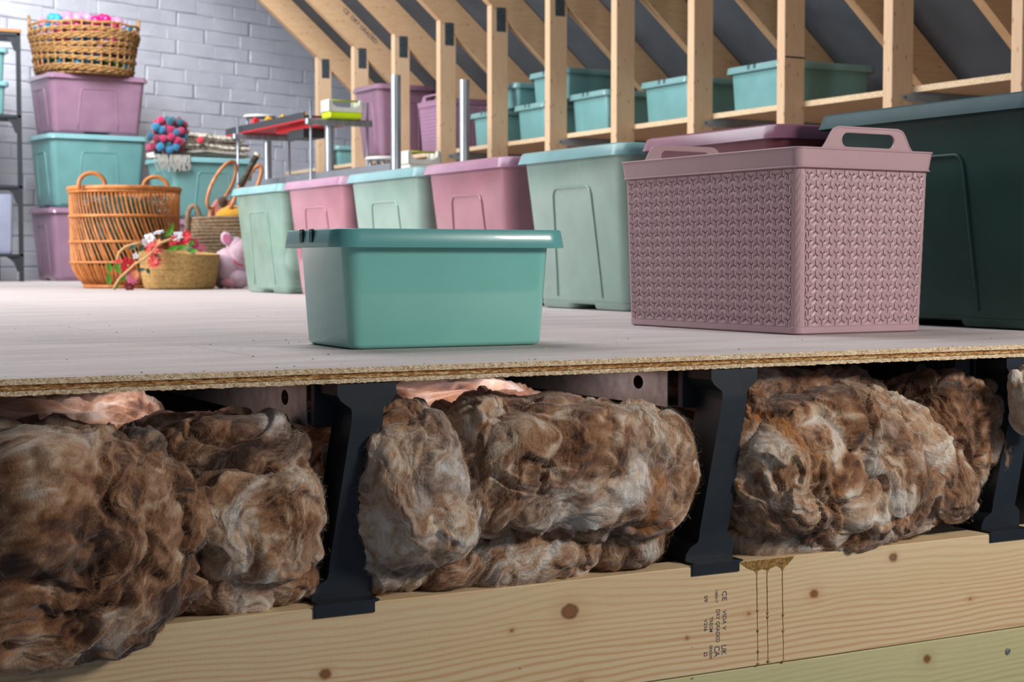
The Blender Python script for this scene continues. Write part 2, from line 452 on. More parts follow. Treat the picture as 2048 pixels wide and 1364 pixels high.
# ------------------------------------------------------------------ beams below
b = MB(); b.bbox(-1.0, 4.2, EY, EY + .047, -.423, -.2785, .0015); tb = b.build('timber_beam', M_beam)
tag(tb, 'long pale pine beam with printed ink stamp and resin drips, below the insulation', 'beam')
b = MB(); b.bbox(-1.0, 4.2, EY + .002, EY + .05, -.60, -.4238, .002); tb2 = b.build('treated_beam', M_beam2)
tag(tb2, 'greenish treated timber beam at the bottom right, under the pale pine beam', 'beam')
b = MB(); b.lathe([(.0045, 0), (.005, .001), (.0045, .003), (.003, .0035)], 12); bo = b.build('bolt', M_galv, tb2)
bo.location = (1.778, EY + .003, -.457); bo.rotation_euler = (PI / 2, 0, 0)
b = MB(); b.box(-1.0, 4.2, EY + .02, 4.6, -.62, -.425); jb = b.build('light_block_board', wood('blocker_board', '6a6058', '4e463f', 'X', knots=False)); struct(jb); jb.name = 'ceiling'  # unseen board added to block world light leaking in from below
b = MB(); b.box(-1.0, 4.2, 4.0, 4.05, -.425, -.02); struct(b.build('trim_1', M_rack))

# ink stamp on the beam (reads top to bottom)
M_ink = NT('stamp_ink'); M_ink.set(M_ink.ramp(M_ink.noise(M_ink.geo(), 900, 2), [(.36, lin('8d7c6c')), (.46, lin('3c3850'))]), .8); M_ink = M_ink.m
def text_mesh(body, size):
    cu = bpy.data.curves.new('t', 'FONT'); cu.body = body; cu.size = size; cu.extrude = .00006; cu.offset = size * .012
    o = bpy.data.objects.new('t', cu); COL.objects.link(o)
    bpy.context.view_layer.update()
    me = bpy.data.meshes.new_from_object(o.evaluated_get(bpy.context.evaluated_depsgraph_get()))
    bpy.data.objects.remove(o); return me
def stamp(body, x, z, size, length=None):
    me = text_mesh(body, size); me.materials.clear(); me.materials.append(M_ink)
    o = bpy.data.objects.new('ink_stamp', me); COL.objects.link(o); o.parent = tb
    # text +x -> world -Z ; text +y -> world +X ; normal -> -Y
    sx = 1
    if length:
        xs_ = [v.co.x for v in me.vertices]; sx = length / (max(xs_) - min(xs_))
    o.matrix_world = Matrix(((0, 1, 0, x), (0, 0, -1, EY - .00012), (-sx, 0, 0, z), (0, 0, 0, 1)))
def sx_(px): return 1.25 + (px - 1436) * .000885
def sz_(px, py):   # beam face height from picture position near the stamp
    top = 1124 - (px - 1436) * .105
    return -.2785 - (py - top) * .000678
for body, px, py0, py1, size in [('CE', 1443, 1177, 1196, .0105), ('VIDA V', 1444, 1215, 1255, .0085), ('UK', 1442, 1284, 1304, .0115), ('DRY GRADED', 1432, 1213, 1278, .0085),
                           ('NB0017', 1430, 1175, 1200, .006), ('CA', 1429, 1286, 1307, .0125), ('TREGM', 1420, 1228, 1258, .0075), ('00000', 1420, 1284, 1311, .0065),
                           ('09', 1410, 1186, 1198, .008), ('V236', 1410, 1232, 1256, .0075), ('22', 1410, 1296, 1306, .008)]:
    stamp(body, sx_(px), sz_(px, py0), size, (py1 - py0) * .000678)

# resin drips
n = NT('amber_resin'); v = n.geo(); n.set(n.ramp(n.noise(v, 260, 3), [(.35, lin('6b4a1e')), (.65, lin('a98348'))]), .35); M_resin = n.m
m = MB()
out = []
pts = [(1.284, -.2800), (1.290, -.2835), (1.296, -.288), (1.302, -.2905), (1.309, -.293), (1.3125, -.298), (1.3155, -.293), (1.322, -.2915), (1.328, -.2935), (1.3305, -.297), (1.334, -.2925), (1.345, -.289), (1.352, -.2925), (1.356, -.298), (1.3595, -.2925), (1.366, -.288), (1.374, -.281), (1.376, -.2787), (1.284, -.2787)]
plate(pts, [], .0006, lambda u, v, d: (u, EY + .0002 - d, v), 'resin_stain', M_resin, tb)
for x, z1, bl in [(1.3125, -.4205, (.347, .375, .403)), (1.3295, -.419, (.352, .358)), (1.3555, -.4215, (.358, .380))]:
    m = MB(); P = []; R = []
    k = 0; z = -.2925
    while z > z1:
        P.append((x + .0035 * (-.2925 - z) / .13 + .0002 * math.sin(k), EY, z)); R.append(.0007 if z > -.36 else .00055); z -= .004; k += 1
    m.tube(P, R, 6)
    for q in bl: m.sphere((x + .0035 * (q - .2925) / .13, EY, -q), .0022, 8, 6, (1, .5, 1.2))
    m.sphere((P[-1][0], EY, z1), .0024, 8, 6, (1.3, .5, .9))
    m.build('resin_drip', M_resin, tb, True)

# ------------------------------------------------------------------ black support legs and steel beams
def leg_mesh():
    # outline in x, z of the front face; lean to -x going down
    pts = [(-.0375, -.0185), (.0375, -.0185), (.0375, -.033), (.0325, -.040), (.0215, -.0485), (.0205, -.052), (.0205, -.062), (-.002, -.225), (-.0055, -.243), (.0015, -.2485), (.0045, -.254), (.0035, -.2783),
           (-.0735, -.2783), (-.072, -.266), (-.066, -.258), (-.053, -.251), (-.0505, -.243), (-.0505, -.238), (-.0195, -.062), (-.0195, -.052), (-.0205, -.0485), (-.0325, -.040), (-.0375, -.033)]
    return pts
def make_leg(x, label):
    t = empty('support_leg', (x, 0, 0), 0, label, 'support leg', 'black support legs under the raised floor')
    plate(leg_mesh(), [], .058, lambda u, v, d: (u + .0095 * min(1, max(0, (-.066 - v) / .17)), EY + .003 + d + max(0, min(.020, (-.066 - v) * .118)), v), 'column', M_black, t)
    m = MB(); m.bbox(-.0640, .0130, EY - .0022, EY + .0228, -.2775, -.2750, .0006); m.bbox(-.0700, .0070, EY - .0024, EY + .0002, -.2905, -.2752, .0008); m.build('foot_lip', M_black, t, 'auto')
    m = MB(); m.bbox(-.043, .030, EY + .062, EY + .074, -.075, -.0190, .0012); m.build('saddle', M_black, t)
    return t
for x, l in ((.7465, 'black plastic support leg between the left and middle insulation bays'), (1.276, 'black plastic support leg under the board joint, between middle and right bays'), (1.806, 'black plastic support leg cut off by the right edge of the photo')):
    make_leg(x, l)
for x, y0, l in ((.700, 1.818, 'galvanised steel floor beam with round hole, above the left insulation bay'), (1.224, 1.823, 'galvanised steel floor beam with round hole, above the middle insulation bay'), (1.752, 1.83, 'galvanised steel floor beam in the shade above the right insulation bay')):
    t = empty('steel_floor_beam', (x, 0, 0), 0, l, 'steel beam', 'galvanised steel beams under the boards')
    y1 = 4.0; z0, z1 = -.0735, -.0185; hz = -.0455
    hole = [(y0 + .073 + .0125 * math.cos(a * PI / 12), hz + .0095 * math.sin(a * PI / 12)) for a in range(24)]
    plate([(y0, z0), (y1, z0), (y1, z1), (y0, z1)], [hole], .0015, lambda u, v, d: (d, u, v), 'web', M_galv, t)
    m = MB(); m.box(0, .028, y0, y1, z0 - .0012, z0); m.box(0, .028, y0, y1, z1 - .0012, z1); m.box(.0268, .028, y0, y1, z0, z0 + .010)
    m.build('flange', M_galv, t)

# ------------------------------------------------------------------ insulation
n = NT('mineral_wool'); v = n.geo()
at = n.add('ShaderNodeAttribute', attribute_name='tone').outputs['Fac']
am = n.add('ShaderNodeAttribute', attribute_name='amber').outputs['Fac']
fi = n.add('ShaderNodeAttribute', attribute_name='flow').outputs['Fac']
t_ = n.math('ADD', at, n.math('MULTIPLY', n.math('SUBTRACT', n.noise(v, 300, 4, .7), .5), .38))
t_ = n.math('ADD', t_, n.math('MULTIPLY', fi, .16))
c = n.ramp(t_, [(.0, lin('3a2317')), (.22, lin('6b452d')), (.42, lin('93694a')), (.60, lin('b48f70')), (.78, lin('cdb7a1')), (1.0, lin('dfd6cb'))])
co = n.add('ShaderNodeAttribute', attribute_name='cool').outputs['Fac']
c2 = n.ramp(t_, [(.0, lin('3a322e')), (.3, lin('746a64')), (.6, lin('b3aaa4')), (1.0, lin('e0dddd'))])
c = n.mix(n.math('MULTIPLY', co, .72), c, c2)
c = n.mix(am, c, lin('a8651a'))
n.set(c, .95, 0, .1); n.b.inputs['Sheen Weight'].default_value = .30; n.b.inputs['Sheen Roughness'].default_value = .5
n.bump(n.math('ADD', n.noise(v, 420, 4, .7), fi), .7, .0022)
M_wool = n.m
n = NT('wool_fibre'); at = n.add('ShaderNodeAttribute', attribute_name='tone').outputs['Fac']
n.set(n.ramp(at, [(0, lin('5b3c28')), (.45, lin('a98563')), (1, lin('dccdb9'))]), .8, 0, .2); M_fibre = n.m

def wool(name, label, c, rad, rot=0, e=.62, flow=70, seed=0, tone=.45, nu=190, nv=230, amp=1.0, amber=None, fib=3500, cat='insulation batt', folds=1.0, mat=None, group=None):
    rx, ry, rz = rad
    rs = np.random.RandomState(seed + 100)
    a = np.linspace(0, PI, nu); tv = np.linspace(0, 2 * PI, nv, endpoint=False)
    bb = tv + .55 * np.sin(tv)          # b=pi is the front; denser there
    A, B = np.meshgrid(a, bb, indexing='ij')
    sg = lambda w, p: np.sign(w) * np.abs(w) ** p
    x = sg(np.cos(A), e); ring = np.sin(A).clip(0) ** e
    y = ring * sg(np.cos(B), e); z = ring * sg(np.sin(B), e)      # B=pi -> y=-1 (towards camera)
    P = np.stack([x * rx, y * ry, z * rz], -1).reshape(-1, 3)
    nx = sg(np.cos(A), 2 - e) / rx; rn = np.sin(A).clip(0) ** (2 - e); ny = rn * sg(np.cos(B), 2 - e) / ry; nz = rn * sg(np.sin(B), 2 - e) / rz
    N = np.stack([nx, ny, nz], -1).reshape(-1, 3); N /= np.linalg.norm(N, axis=1)[:, None] + 1e-9
    off = rs.uniform(0, 90, 3)
    fa = math.radians(flow - rot)
    D = np.array([math.cos(fa), 0, math.sin(fa)]); Cx = np.array([-math.sin(fa), 0, math.cos(fa)])
    q = np.stack([P @ D, P @ Cx, P[:, 1]], -1)
    wb = np.stack([fbm(P * 5.5 + off + 5 * i, 2) for i in range(3)], -1)
    wv = np.stack([fbm(P * 15 + off + 9 * i, 3) for i in range(3)], -1)
    q1 = q + wb * .060 + wv * .012
    d = .014 * fbm(P * 6 + off, 2)
    cr = pn(q1 * np.array([5.5, 13, 9]) + off)
    d += folds * .024 * (np.abs(cr) ** .6 - .40)
    s_ = 2.0 * pn((q + wb * .075 + wv * .02) * np.array([6, 9, 7]) + off + 43); fr = s_ - np.floor(s_)
    e1 = np.clip((fr - .90) / .10, 0, 1); saw = fr * (1 - e1 * e1 * (3 - 2 * e1))
    d += folds * .0085 * (saw - .42)
    cr2 = pn((q1 + wv * .02) * np.array([10, 32, 22]) + off + 31)
    d += folds * .0068 * (np.abs(cr2) ** .7 - .35)
    cr3 = pn((q1 + wv * .014) * np.array([22, 74, 48]) + off + 7)
    d += .0020 * (np.abs(cr3) - .25)
    d += .0016 * pn((q1 + wv * .01) * np.array([70, 140, 110]) + off + 5)
    st = fbm((q1 + wv * .018) * np.array([40, 190, 110]) + off, 3)
    d += .0006 * st
    P2 = P + N * (d * amp)[:, None]
    P2 += wv * .0055 * amp
    st2 = fbm((q1 + wv * .03) * np.array([22, 110, 50]) + off + 3, 3)
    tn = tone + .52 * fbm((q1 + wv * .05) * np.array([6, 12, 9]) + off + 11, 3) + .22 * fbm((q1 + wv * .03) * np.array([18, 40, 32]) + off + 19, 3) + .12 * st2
    tn += .10 * (np.abs(cr2) - .25)  # valleys toned darker, painting faint crease occlusion into the wool colour
    cool = np.clip(1.5 * fbm((q1 + wv * .04) * np.array([5, 8, 7]) + off + 61, 3) - .12, 0, 1)
    am_ = np.zeros(len(P))
    cr_, sr_ = math.cos(math.radians(rot)), math.sin(math.radians(rot))
    R = np.array([[cr_, 0, -sr_], [0, 1, 0], [sr_, 0, cr_]])
    P3 = P2 @ R.T + np.array(c); N3 = N @ R.T
    if amber:
        for (ax, az, w, h, ang, s) in amber:
            ca, sa = math.cos(math.radians(ang)), math.sin(math.radians(ang))
            dx = P3[:, 0] - ax; dz = P3[:, 2] - az
            uu = (dx * ca + dz * sa) / w; vv = (-dx * sa + dz * ca) / h
            g = np.exp(-(uu ** 2 + vv ** 2)) * s * (1.1 + 1.3 * st2)
            am_ = np.maximum(am_, np.clip(g, 0, .9))
    idx = np.arange(nu * nv).reshape(nu, nv)
    i0 = idx[:-1, :]; i1 = idx[1:, :]
    F = np.stack([i0, np.roll(i0, -1, 1), np.roll(i1, -1, 1), i1], -1).reshape(-1, 4)
    root = mesh_obj(name, P3, F, mat or M_wool, None, True, None, {'tone': tn, 'amber': am_, 'flow': st, 'cool': cool})
    tag(root, label, cat, group)
    if fib:
        front = np.where(N3[:, 1] < .15)[0]
        sel = rs.choice(front, fib)
        base = P3[sel]; nr = N3[sel]
        Dw = (D @ R.T)[None, :] + wv[sel] * 1.3 + rs.normal(0, .55, (fib, 3))
        Dw -= nr * np.sum(Dw * nr, 1)[:, None]; Dw /= np.linalg.norm(Dw, axis=1)[:, None] + 1e-9
        Sd = np.cross(nr, Dw); L = rs.uniform(.005, .022, fib)[:, None]; wd = rs.uniform(.00005, .00013, fib)[:, None]
        lift = rs.uniform(.0002, .0030, fib)[:, None] + (rs.rand(fib, 1) < .06) * rs.uniform(.002, .008, (fib, 1))
        bend = rs.normal(0, .22, (fib, 1))
        pts = []
        for k, s_ in enumerate((0, .33, .67, 1)):
            ctr = base + Dw * L * (s_ - .5) + Sd * L * bend * (s_ ** 2) + nr * (lift * math.sin(PI * (.15 + .7 * s_)) )
            w_ = wd * (1 - .55 * abs(2 * s_ - 1))
            pts.append(ctr - Sd * w_); pts.append(ctr + Sd * w_)
        V = np.stack(pts, 1).reshape(-1, 3)
        b0 = np.arange(fib)[:, None] * 8
        FF = np.concatenate([b0 + np.array([[0, 1, 3, 2]]), b0 + np.array([[2, 3, 5, 4]]), b0 + np.array([[4, 5, 7, 6]])], 0)
        tt = np.repeat(np.clip(tn[sel] + .12 + rs.normal(0, .12, fib), 0, 1), 8)
        mesh_obj('loose_fibre', V, FF, M_fibre, root, False, 'stuff', {'tone': tt})
    return root

WG = None
wool('insulation_batt', 'big dark brown mineral wool batt at the far left, sagging over the beam', (.335, 1.800, -.180), (.212, .118, .128), 0, .60, 55, 1, .36, 300, 380, 1.15, fib=13000, folds=1.15)
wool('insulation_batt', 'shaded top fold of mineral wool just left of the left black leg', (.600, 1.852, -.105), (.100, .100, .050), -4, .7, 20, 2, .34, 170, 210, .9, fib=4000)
wool('insulation_batt', 'pale bulging mineral wool lump just left of the left black leg', (.614, 1.800, -.176), (.088, .085, .070), 8, .7, 40, 3, .60, 180, 230, .9, fib=5500)
wool('insulation_batt', 'crumpled dark mineral wool resting on the beam left of the left black leg', (.600, 1.815, -.246), (.092, .072, .040), 5, .72, 15, 4, .40, 150, 190, .75, fib=3500)
wool('insulation_batt', 'pale folded mineral wool flap just right of the left black leg', (.812, 1.800, -.148), (.075, .100, .104), 12, .7, 105, 5, .66, 190, 250, .95, fib=7000)
wool('insulation_batt', 'large rolled mineral wool batt in the middle bay with vertical streaks', (1.035, 1.805, -.143), (.185, .118, .090), -2, .66, 84, 6, .63, 280, 330, 1.0, [(1.115, -.195, .012, .030, 0, .9), (1.13, -.15, .010, .02, 20, .5)], 12000)
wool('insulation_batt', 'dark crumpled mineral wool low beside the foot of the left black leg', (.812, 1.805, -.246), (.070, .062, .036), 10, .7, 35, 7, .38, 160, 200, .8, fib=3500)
wool('insulation_batt', 'small mineral wool tuft on the beam under the middle roll', (.872, 1.790, -.256), (.045, .048, .028), 0, .8, 60, 8, .42, 120, 150, .6, fib=1600)
wool('insulation_batt', 'thin mineral wool roll lying on the beam under the middle roll', (.985, 1.798, -.248), (.105, .068, .038), 4, .7, 25, 9, .56, 180, 210, .75, fib=4500)
wool('insulation_batt', 'round mineral wool end on the beam left of the second black leg', (1.118, 1.802, -.247), (.060, .064, .035), 4, .7, 80, 10, .44, 140, 170, .65, fib=2800)
wool('insulation_batt', 'small dark mineral wool fold under the right end of the middle roll', (1.150, 1.815, -.208), (.054, .062, .026), 3, .7, 80, 11, .36, 130, 150, .55, fib=2000)
wool('insulation_batt', 'wide matted mineral wool batt right of the second black leg', (1.455, 1.812, -.165), (.172, .115, .108), 0, .64, 112, 12, .50, 290, 350, .95, [(1.335, -.095, .055, .010, -38, 1.0), (1.29, -.075, .02, .02, -20, .8), (1.415, -.20, .006, .02, 0, .5)], 13000, folds=1.2)
wool('insulation_batt', 'long pale mineral wool fold slanting down to the right in the right bay', (1.590, 1.805, -.148), (.160, .092, .058), -33, .7, -38, 13, .60, 240, 230, .95, fib=8000)
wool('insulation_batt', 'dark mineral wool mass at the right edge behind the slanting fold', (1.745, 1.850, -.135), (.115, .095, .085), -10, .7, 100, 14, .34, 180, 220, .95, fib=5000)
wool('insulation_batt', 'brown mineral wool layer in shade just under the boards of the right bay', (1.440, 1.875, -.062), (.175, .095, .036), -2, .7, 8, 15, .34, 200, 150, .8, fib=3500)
wool('insulation_batt', 'fluffy white mineral wool tuft at the right edge', (1.785, 1.712, -.085), (.026, .026, .046), 15, .8, 100, 16, .92, 120, 150, .8, fib=2600)
wool('insulation_batt', 'low brown mineral wool along the beam in the right bay', (1.500, 1.800, -.257), (.175, .066, .030), 5, .7, 20, 17, .48, 200, 150, .75, fib=4500)
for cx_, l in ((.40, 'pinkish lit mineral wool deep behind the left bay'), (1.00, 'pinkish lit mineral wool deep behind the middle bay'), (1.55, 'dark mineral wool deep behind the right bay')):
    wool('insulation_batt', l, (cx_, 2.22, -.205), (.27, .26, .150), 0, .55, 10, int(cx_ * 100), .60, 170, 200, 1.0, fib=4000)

# ------------------------------------------------------------------ back wall of painted bricks
W0 = Vector((1.95, 10.45, 0)); WD = Vector((.9203, .3911, 0)); WN = Vector((.3911, -.9203, 0))
wall = struct(empty('wall_back', W0, math.atan2(WD.y, WD.x)))     # local x along the wall, local -y towards the room
m = MB(); m.box(-7.2, 4.6, .0045, .2, -.2, 5.6); m.build('mortar', M_mortar, wall)
CH, BL = .098, .335
def brick_mesh(seed):
    rnd = random.Random(seed); hx, hz, b_, g = BL / 2, CH / 2, .010, .0015
    V = []; F = []
    for ring, (ix, y) in enumerate(((g * .4, .006), (g + .001, .0015), (g + .006, -.0008))):
        for sx, sz in ((-1, -1), (0, -1), (1, -1), (1, 0), (1, 1), (0, 1), (-1, 1), (-1, 0)):
            j = rnd.uniform(-.0035, .0035)
            V.append((sx * (hx - ix) + j, y + rnd.uniform(-.002, .002), sz * (hz - ix) + rnd.uniform(-.003, .003)))
    V.append((rnd.uniform(-.03, .03), -.0012 + rnd.uniform(-.001, .001), 0))
    for k in range(2):
        for j in range(8): F.append((k * 8 + j, k * 8 + (j + 1) % 8, (k + 1) * 8 + (j + 1) % 8, (k + 1) * 8 + j))
    for j in range(8): F.append((16 + j, 16 + (j + 1) % 8, 24))
    me = bpy.data.meshes.new('brick'); me.from_pydata(V, [], F); me.update(); me.materials.append(M_brick)
    return me
BM = [brick_mesh(s) for s in range(9)]
rest = MB(); cnt = 0
for k in range(44):
    z = -.02 + CH * (k + .5)
    for j in range(-16, 15):
        x = BL * (j + .5 * (k % 2)) + random.uniform(-.012, .012) + .05 * math.sin(k * 2.3)
        if x < -5.1 or x > 4.5: continue
        vis = -.25 < x < 2.75 and z < 2.05 and z < 1.95 - .75 * (x - 1.75) + .3 and not (z > 1.9 and x < .2)
        me = BM[(j * 7 + k * 3) % 9]
        if vis and cnt < 290:
            o = bpy.data.objects.new('brick', me); COL.objects.link(o); o.parent = wall; o.location = (x, random.uniform(-.003, .001), z + random.uniform(-.003, .003))
            o.scale = (random.choice((.985, 1, .99, .97)), 1, random.uniform(.97, 1.0)); cnt += 1
        else:
            rest.add([(v.co.x + x, v.co.y, v.co.z + z) for v in me.vertices], [tuple(p.vertices) for p in me.polygons])
rest.build('brick', M_brick, wall, False, 'stuff')

# ------------------------------------------------------------------ roof: membrane and trusses
SL = .868; XP = 3.84; ZT = 1.425
ang = math.atan(SL); ux = Vector((-math.cos(ang), 0, math.sin(ang))); un = Vector((math.sin(ang), 0, math.cos(ang)))
def roofpt(s, h, y): return Vector((XP, 0, ZT)) + ux * s + un * h + Vector((0, y, 0))
m = MB(); V = [roofpt(s, h, y) for s in (-2.2, 6.2) for h in (.152, .17) for y in (.5, 9.80)]
m.add(V, [(0, 1, 3, 2), (4, 6, 7, 5), (0, 4, 5, 1), (2, 3, 7, 6), (0, 2, 6, 4), (1, 5, 7, 3)])
rf = m.build('ceiling', M_memb); struct(rf); rf.name = 'ceiling.001'
ordw = ['', 'first', 'second', 'third', 'fourth', 'fifth', 'sixth', 'seventh', 'eighth', 'ninth', 'tenth', 'eleventh']
proto = None
for k in range(1, 12):
    y = 9.783 - .6 * (k - 1)
    if proto is None:
        t = empty('roof_truss', (0, y, 0)); proto = t
        m = MB(); m.bbox(XP, XP + .097, -.047, 0, 0.0, ZT - .01 , .002)
        # angled top: replace the top corner heights
        o = m.build('post', M_post, t)
        for v_ in o.data.vertices:
            if v_.co.z > ZT - .05: v_.co.z = ZT - .004 - (v_.co.x - XP) * SL
        m = MB(); V = [Vector((XP, 0, ZT)) + ux * s + un * h + Vector((0, yy, 0)) for s in (-2.0, 5.8) for h in (0, .148) for yy in (-.047, 0)]
        m.add(V, [(0, 1, 3, 2), (4, 6, 7, 5), (0, 4, 5, 1), (2, 3, 7, 6), (0, 2, 6, 4), (1, 5, 7, 3)])
        ro = m.build('rafter', M_rafter, t)
        m = MB(); m.box(XP + .030, XP + .082, -.0485, -.0472, 1.290, 1.412)
        for q in range(6):
            for w in range(4): m.box(XP + .033 + w * .012, XP + .040 + w * .012, -.0495, -.0484, 1.296 + q * .019, 1.305 + q * .019)
        m.build('nail_plate', M_nail, t)
    else:
        t = dup(proto); t.location.y = y
    lab = 'timber roof truss with upright post, ' + (ordw[k] + ' from the brick wall' if k < 9 else {9: 'its post marked by a black line across', 10: 'whose post stands left of the shelf bracket at right', 11: 'whose post is nearest the right edge'}[k])
    tag(t, lab, 'roof truss', 'roof trusses along the eaves')
    if k == 9:
        m = MB(); m.box(XP + .002, XP + .095, -.0478, -.0469, .893, .899); m.build('marker_line', M_rack, t)
m = MB()
def rp2(s, h, y): p = roofpt(s, h, y); return Vector((-1.2 - p.x, p.y, p.z))
V = [rp2(s, h, y) for s in (-2.2, 6.2) for h in (.152, .17) for y in (.9, 12.6)]
m.add(V, [(0, 1, 3, 2), (4, 6, 7, 5), (0, 4, 5, 1), (2, 3, 7, 6), (0, 2, 6, 4), (1, 5, 7, 3)])
rf = m.build('ceiling', M_memb); struct(rf); rf.name = 'ceiling.002'
m = MB(); m.box(-5.2, -5.1, .9, 10.5, 0, 1.5); struct(m.build('wall_left', M_shelf_top))

me = text_mesh('CE  DRY GRADED', .036); me.materials.clear(); me.materials.append(M_ink)
o = bpy.data.objects.new('ink_stamp', me); COL.objects.link(o)
tt_ = [q for q in bpy.data.objects if q.name == 'roof_truss.001'][0]
d_ = -ux; o.parent = tt_
p_ = roofpt(.19, .108, -.0476)
o.matrix_local = Matrix(((d_.x, un.x, 0, p_.x), (0, 0, -1, p_.y), (d_.z, un.z, 0, p_.z), (0, 0, 0, 1)))
# shelf under the eaves
sh = empty('eaves_shelf', (0, 0, 0), 0, 'long chipboard shelf under the eaves behind the truss posts', 'shelf')
for a in range(6):
    y0 = 3.0 + a * 1.2
    if y0 < 10:
        m = MB(); m.bbox(XP + .10, XP + .72, y0 + .003, min(y0 + 1.2, 10.6), .711, .733, .001); m.build('shelf_board', M_chip if False else M_shelf_top, sh)
m = MB(); m.bbox(XP + .098, XP + .102, 3.0, 10.6, .711, .7325, .0005); m.build('edge_strip', M_chip_edge, sh)
for y, l in ((7.9345, 'steel shelf bracket beside the fourth post from the brick wall'), (6.7345, 'steel shelf bracket beside the sixth post from the brick wall'), (5.5345, 'steel shelf bracket just above the plum storage bin'), (4.3345, 'steel shelf bracket just above the dark teal storage bin')):
    t = empty('shelf_bracket', (XP + .05, y, .676), 0, l, 'shelf bracket', 'galvanised shelf brackets')
    m = MB(); m.box(.045, .75, -.0015, 0, 0, .033); m.box(.045, .75, -.022, -.0015, .0318, .033); m.box(.045, .75, -.022, -.0015, 0, .0012)
    m.build('channel', M_bracket, t)
    m = MB(); V = [(.045, 0, 0), (.045, 0, .033), (-.002, 0, .024), (-.002, 0, .010)]
    m.add(V + [(x_, -.0015, z_) for x_, _, z_ in V], [(0, 1, 2, 3), (7, 6, 5, 4), (0, 4, 5, 1), (1, 5, 6, 2), (2, 6, 7, 3), (3, 7, 4, 0)]); m.build('end_tab', M_bracket, t)
    m = MB(); m.lathe([(.004, 0), (.004, .003)], 8); s = m.build('screw', M_nail, t); s.rotation_euler = (PI / 2, 0, 0); s.location = (.010, -.0015, .017)

# ------------------------------------------------------------------ storage bins
def storage_bin(name, loc, rz, lx, ly, h, mb, ml, label, group=None, cat='storage bin', lip=.030, detail=True, taper=.035, shell=False):
    t = empty(name, loc, rz, label, cat, group)
    hx, hy = lx / 2 - .016, ly / 2 - .016; z0 = .013
    m = MB()
    rings = [rr(hx - taper - .012, hy - taper - .012, .03, z0), rr(hx - taper - .003, hy - taper - .003, .034, z0 + .004), rr(hx - taper, hy - taper, .036, z0 + .014),
             rr(hx, hy, .040, h - .012)]
    m.loft(rings, True, not shell)
    o = m.build('body', mb, t); autosm(o, 50)
    m = MB()
    m.loft([rr(lx / 2 - .010, ly / 2 - .010, .040, h - lip + .002), rr(lx / 2, ly / 2, .045, h - lip), rr(lx / 2 - .001, ly / 2 - .001, .045, h - lip + .003), rr(lx / 2 - .008, ly / 2 - .008, .042, h - .005), rr(lx / 2 - .013, ly / 2 - .013, .038, h - .0005),
            rr(lx / 2 - .03, ly / 2 - .03, .03, h), rr(lx / 2 - .034, ly / 2 - .034, .03, h - .004)], True, True)
    o = m.build('lid', ml, t); autosm(o, 40)
    if detail:
        for sx in (-1, 1):
            for sy in (-1, 1):
                m = MB(); fx, fy = lx * .15, ly * .15
                cx_, cy_ = sx * (hx - taper - .008 - fx), sy * (hy - taper - .008 - fy)
                m.loft([rr(fx * .9, fy * .9, .02, 0, 4, cx_, cy_), rr(fx * 1.02, fy * 1.02, .025, .005, 4, cx_, cy_), rr(fx * 1.08, fy * 1.08, .028, z0 + .006, 4, cx_, cy_)])
                o = m.build('foot', mb, t); autosm(o, 50)
        # raised arch bead on the two visible faces
        def face_pt(face, s, z):
            k = (z - z0 - .014) / (h - .012 - z0 - .014); k = max(0, min(1, k))
            if face == 0: return (-(hx - taper * (1 - k)) - .0003, s, z)
            return (s, -(hy - taper * (1 - k)) - .0003, z)
        for face, L in ((0, ly), (1, lx)):
            w = L * .17; zt = h * .76; P = []
            for z in np.linspace(z0 + .02, zt - .02, 6): P.append(face_pt(face, -w - (.02 * (1 - z / zt)), z))
            for a in (.25, .5, .75): P.append(face_pt(face, -w + .02 - .02 * math.cos(a * PI / 2), zt - .02 + .02 * math.sin(a * PI / 2)))
            P.append(face_pt(face, -w + .02, zt)); P.append(face_pt(face, w - .02, zt))
            for a in (.25, .5, .75): P.append(face_pt(face, w - .02 + .02 * math.sin(a * PI / 2), zt - .02 + .02 * math.cos(a * PI / 2)))
            for z in np.linspace(zt - .02, z0 + .02, 6): P.append(face_pt(face, w + (.02 * (1 - z / zt)), z))
            m = MB(); m.tube(P, .0038, 7); m.build('moulded_arch', mb, t, True)
    return t
XR = 2.031
n = NT('clear_mint_plastic'); nb = n.b; n.set(n.ramp(n.noise(n.obj(), 12, 3), [(.3, lin('92b3a6')), (.7, lin('a6c2b6'))]), .12)
tr = n.add('ShaderNodeBsdfTransparent'); tr.inputs[0].default_value = (.80, .93, .88, 1)
mx = n.add('ShaderNodeMixShader'); mx.inputs[0].default_value = .42; n.link(nb.outputs[0], mx.inputs[1]); n.link(tr.outputs[0], mx.inputs[2]); n.link(mx.outputs[0], n.out.inputs[0]); M_clear = n.m
rowb = [(5.54, 6.11, M_clear, M_teal_lid, 'farthest mint storage bin of the floor row, with leafy things showing through', True),
        (4.95, 5.525, M_pink_body, M_pink_lid, 'pink storage bin second from the far end of the floor row', False),
        (4.36, 4.94, M_teal_body, M_teal_lid, 'mint storage bin third from the far end of the floor row', False),
        (3.81, 4.35, M_pink_body, M_pink_lid, 'pink storage bin fourth from the far end, left of the large mint one', False),
        (3.225, 3.765, M_teal_body, M_teal_lid, 'large mint storage bin behind the right end of the teal box', False),
        (2.64, 3.165, M_plum, M_plum_lid, 'plum red storage bin behind the perforated rose basket', False)]
for y0, y1, mb_, ml_, lab, sh_ in rowb:
    storage_bin('storage_bin', (XR + .24, (y0 + y1) / 2, 0), 0, .48, y1 - y0, .404, mb_, ml_, lab, 'lidded storage bins standing in a row', shell=sh_)
storage_bin('storage_bin', (2.345, 2.30, 0), 0, .51, .61, .416, M_dteal, M_dteal_lid, 'very large dark teal storage bin at the right edge behind the basket', None)
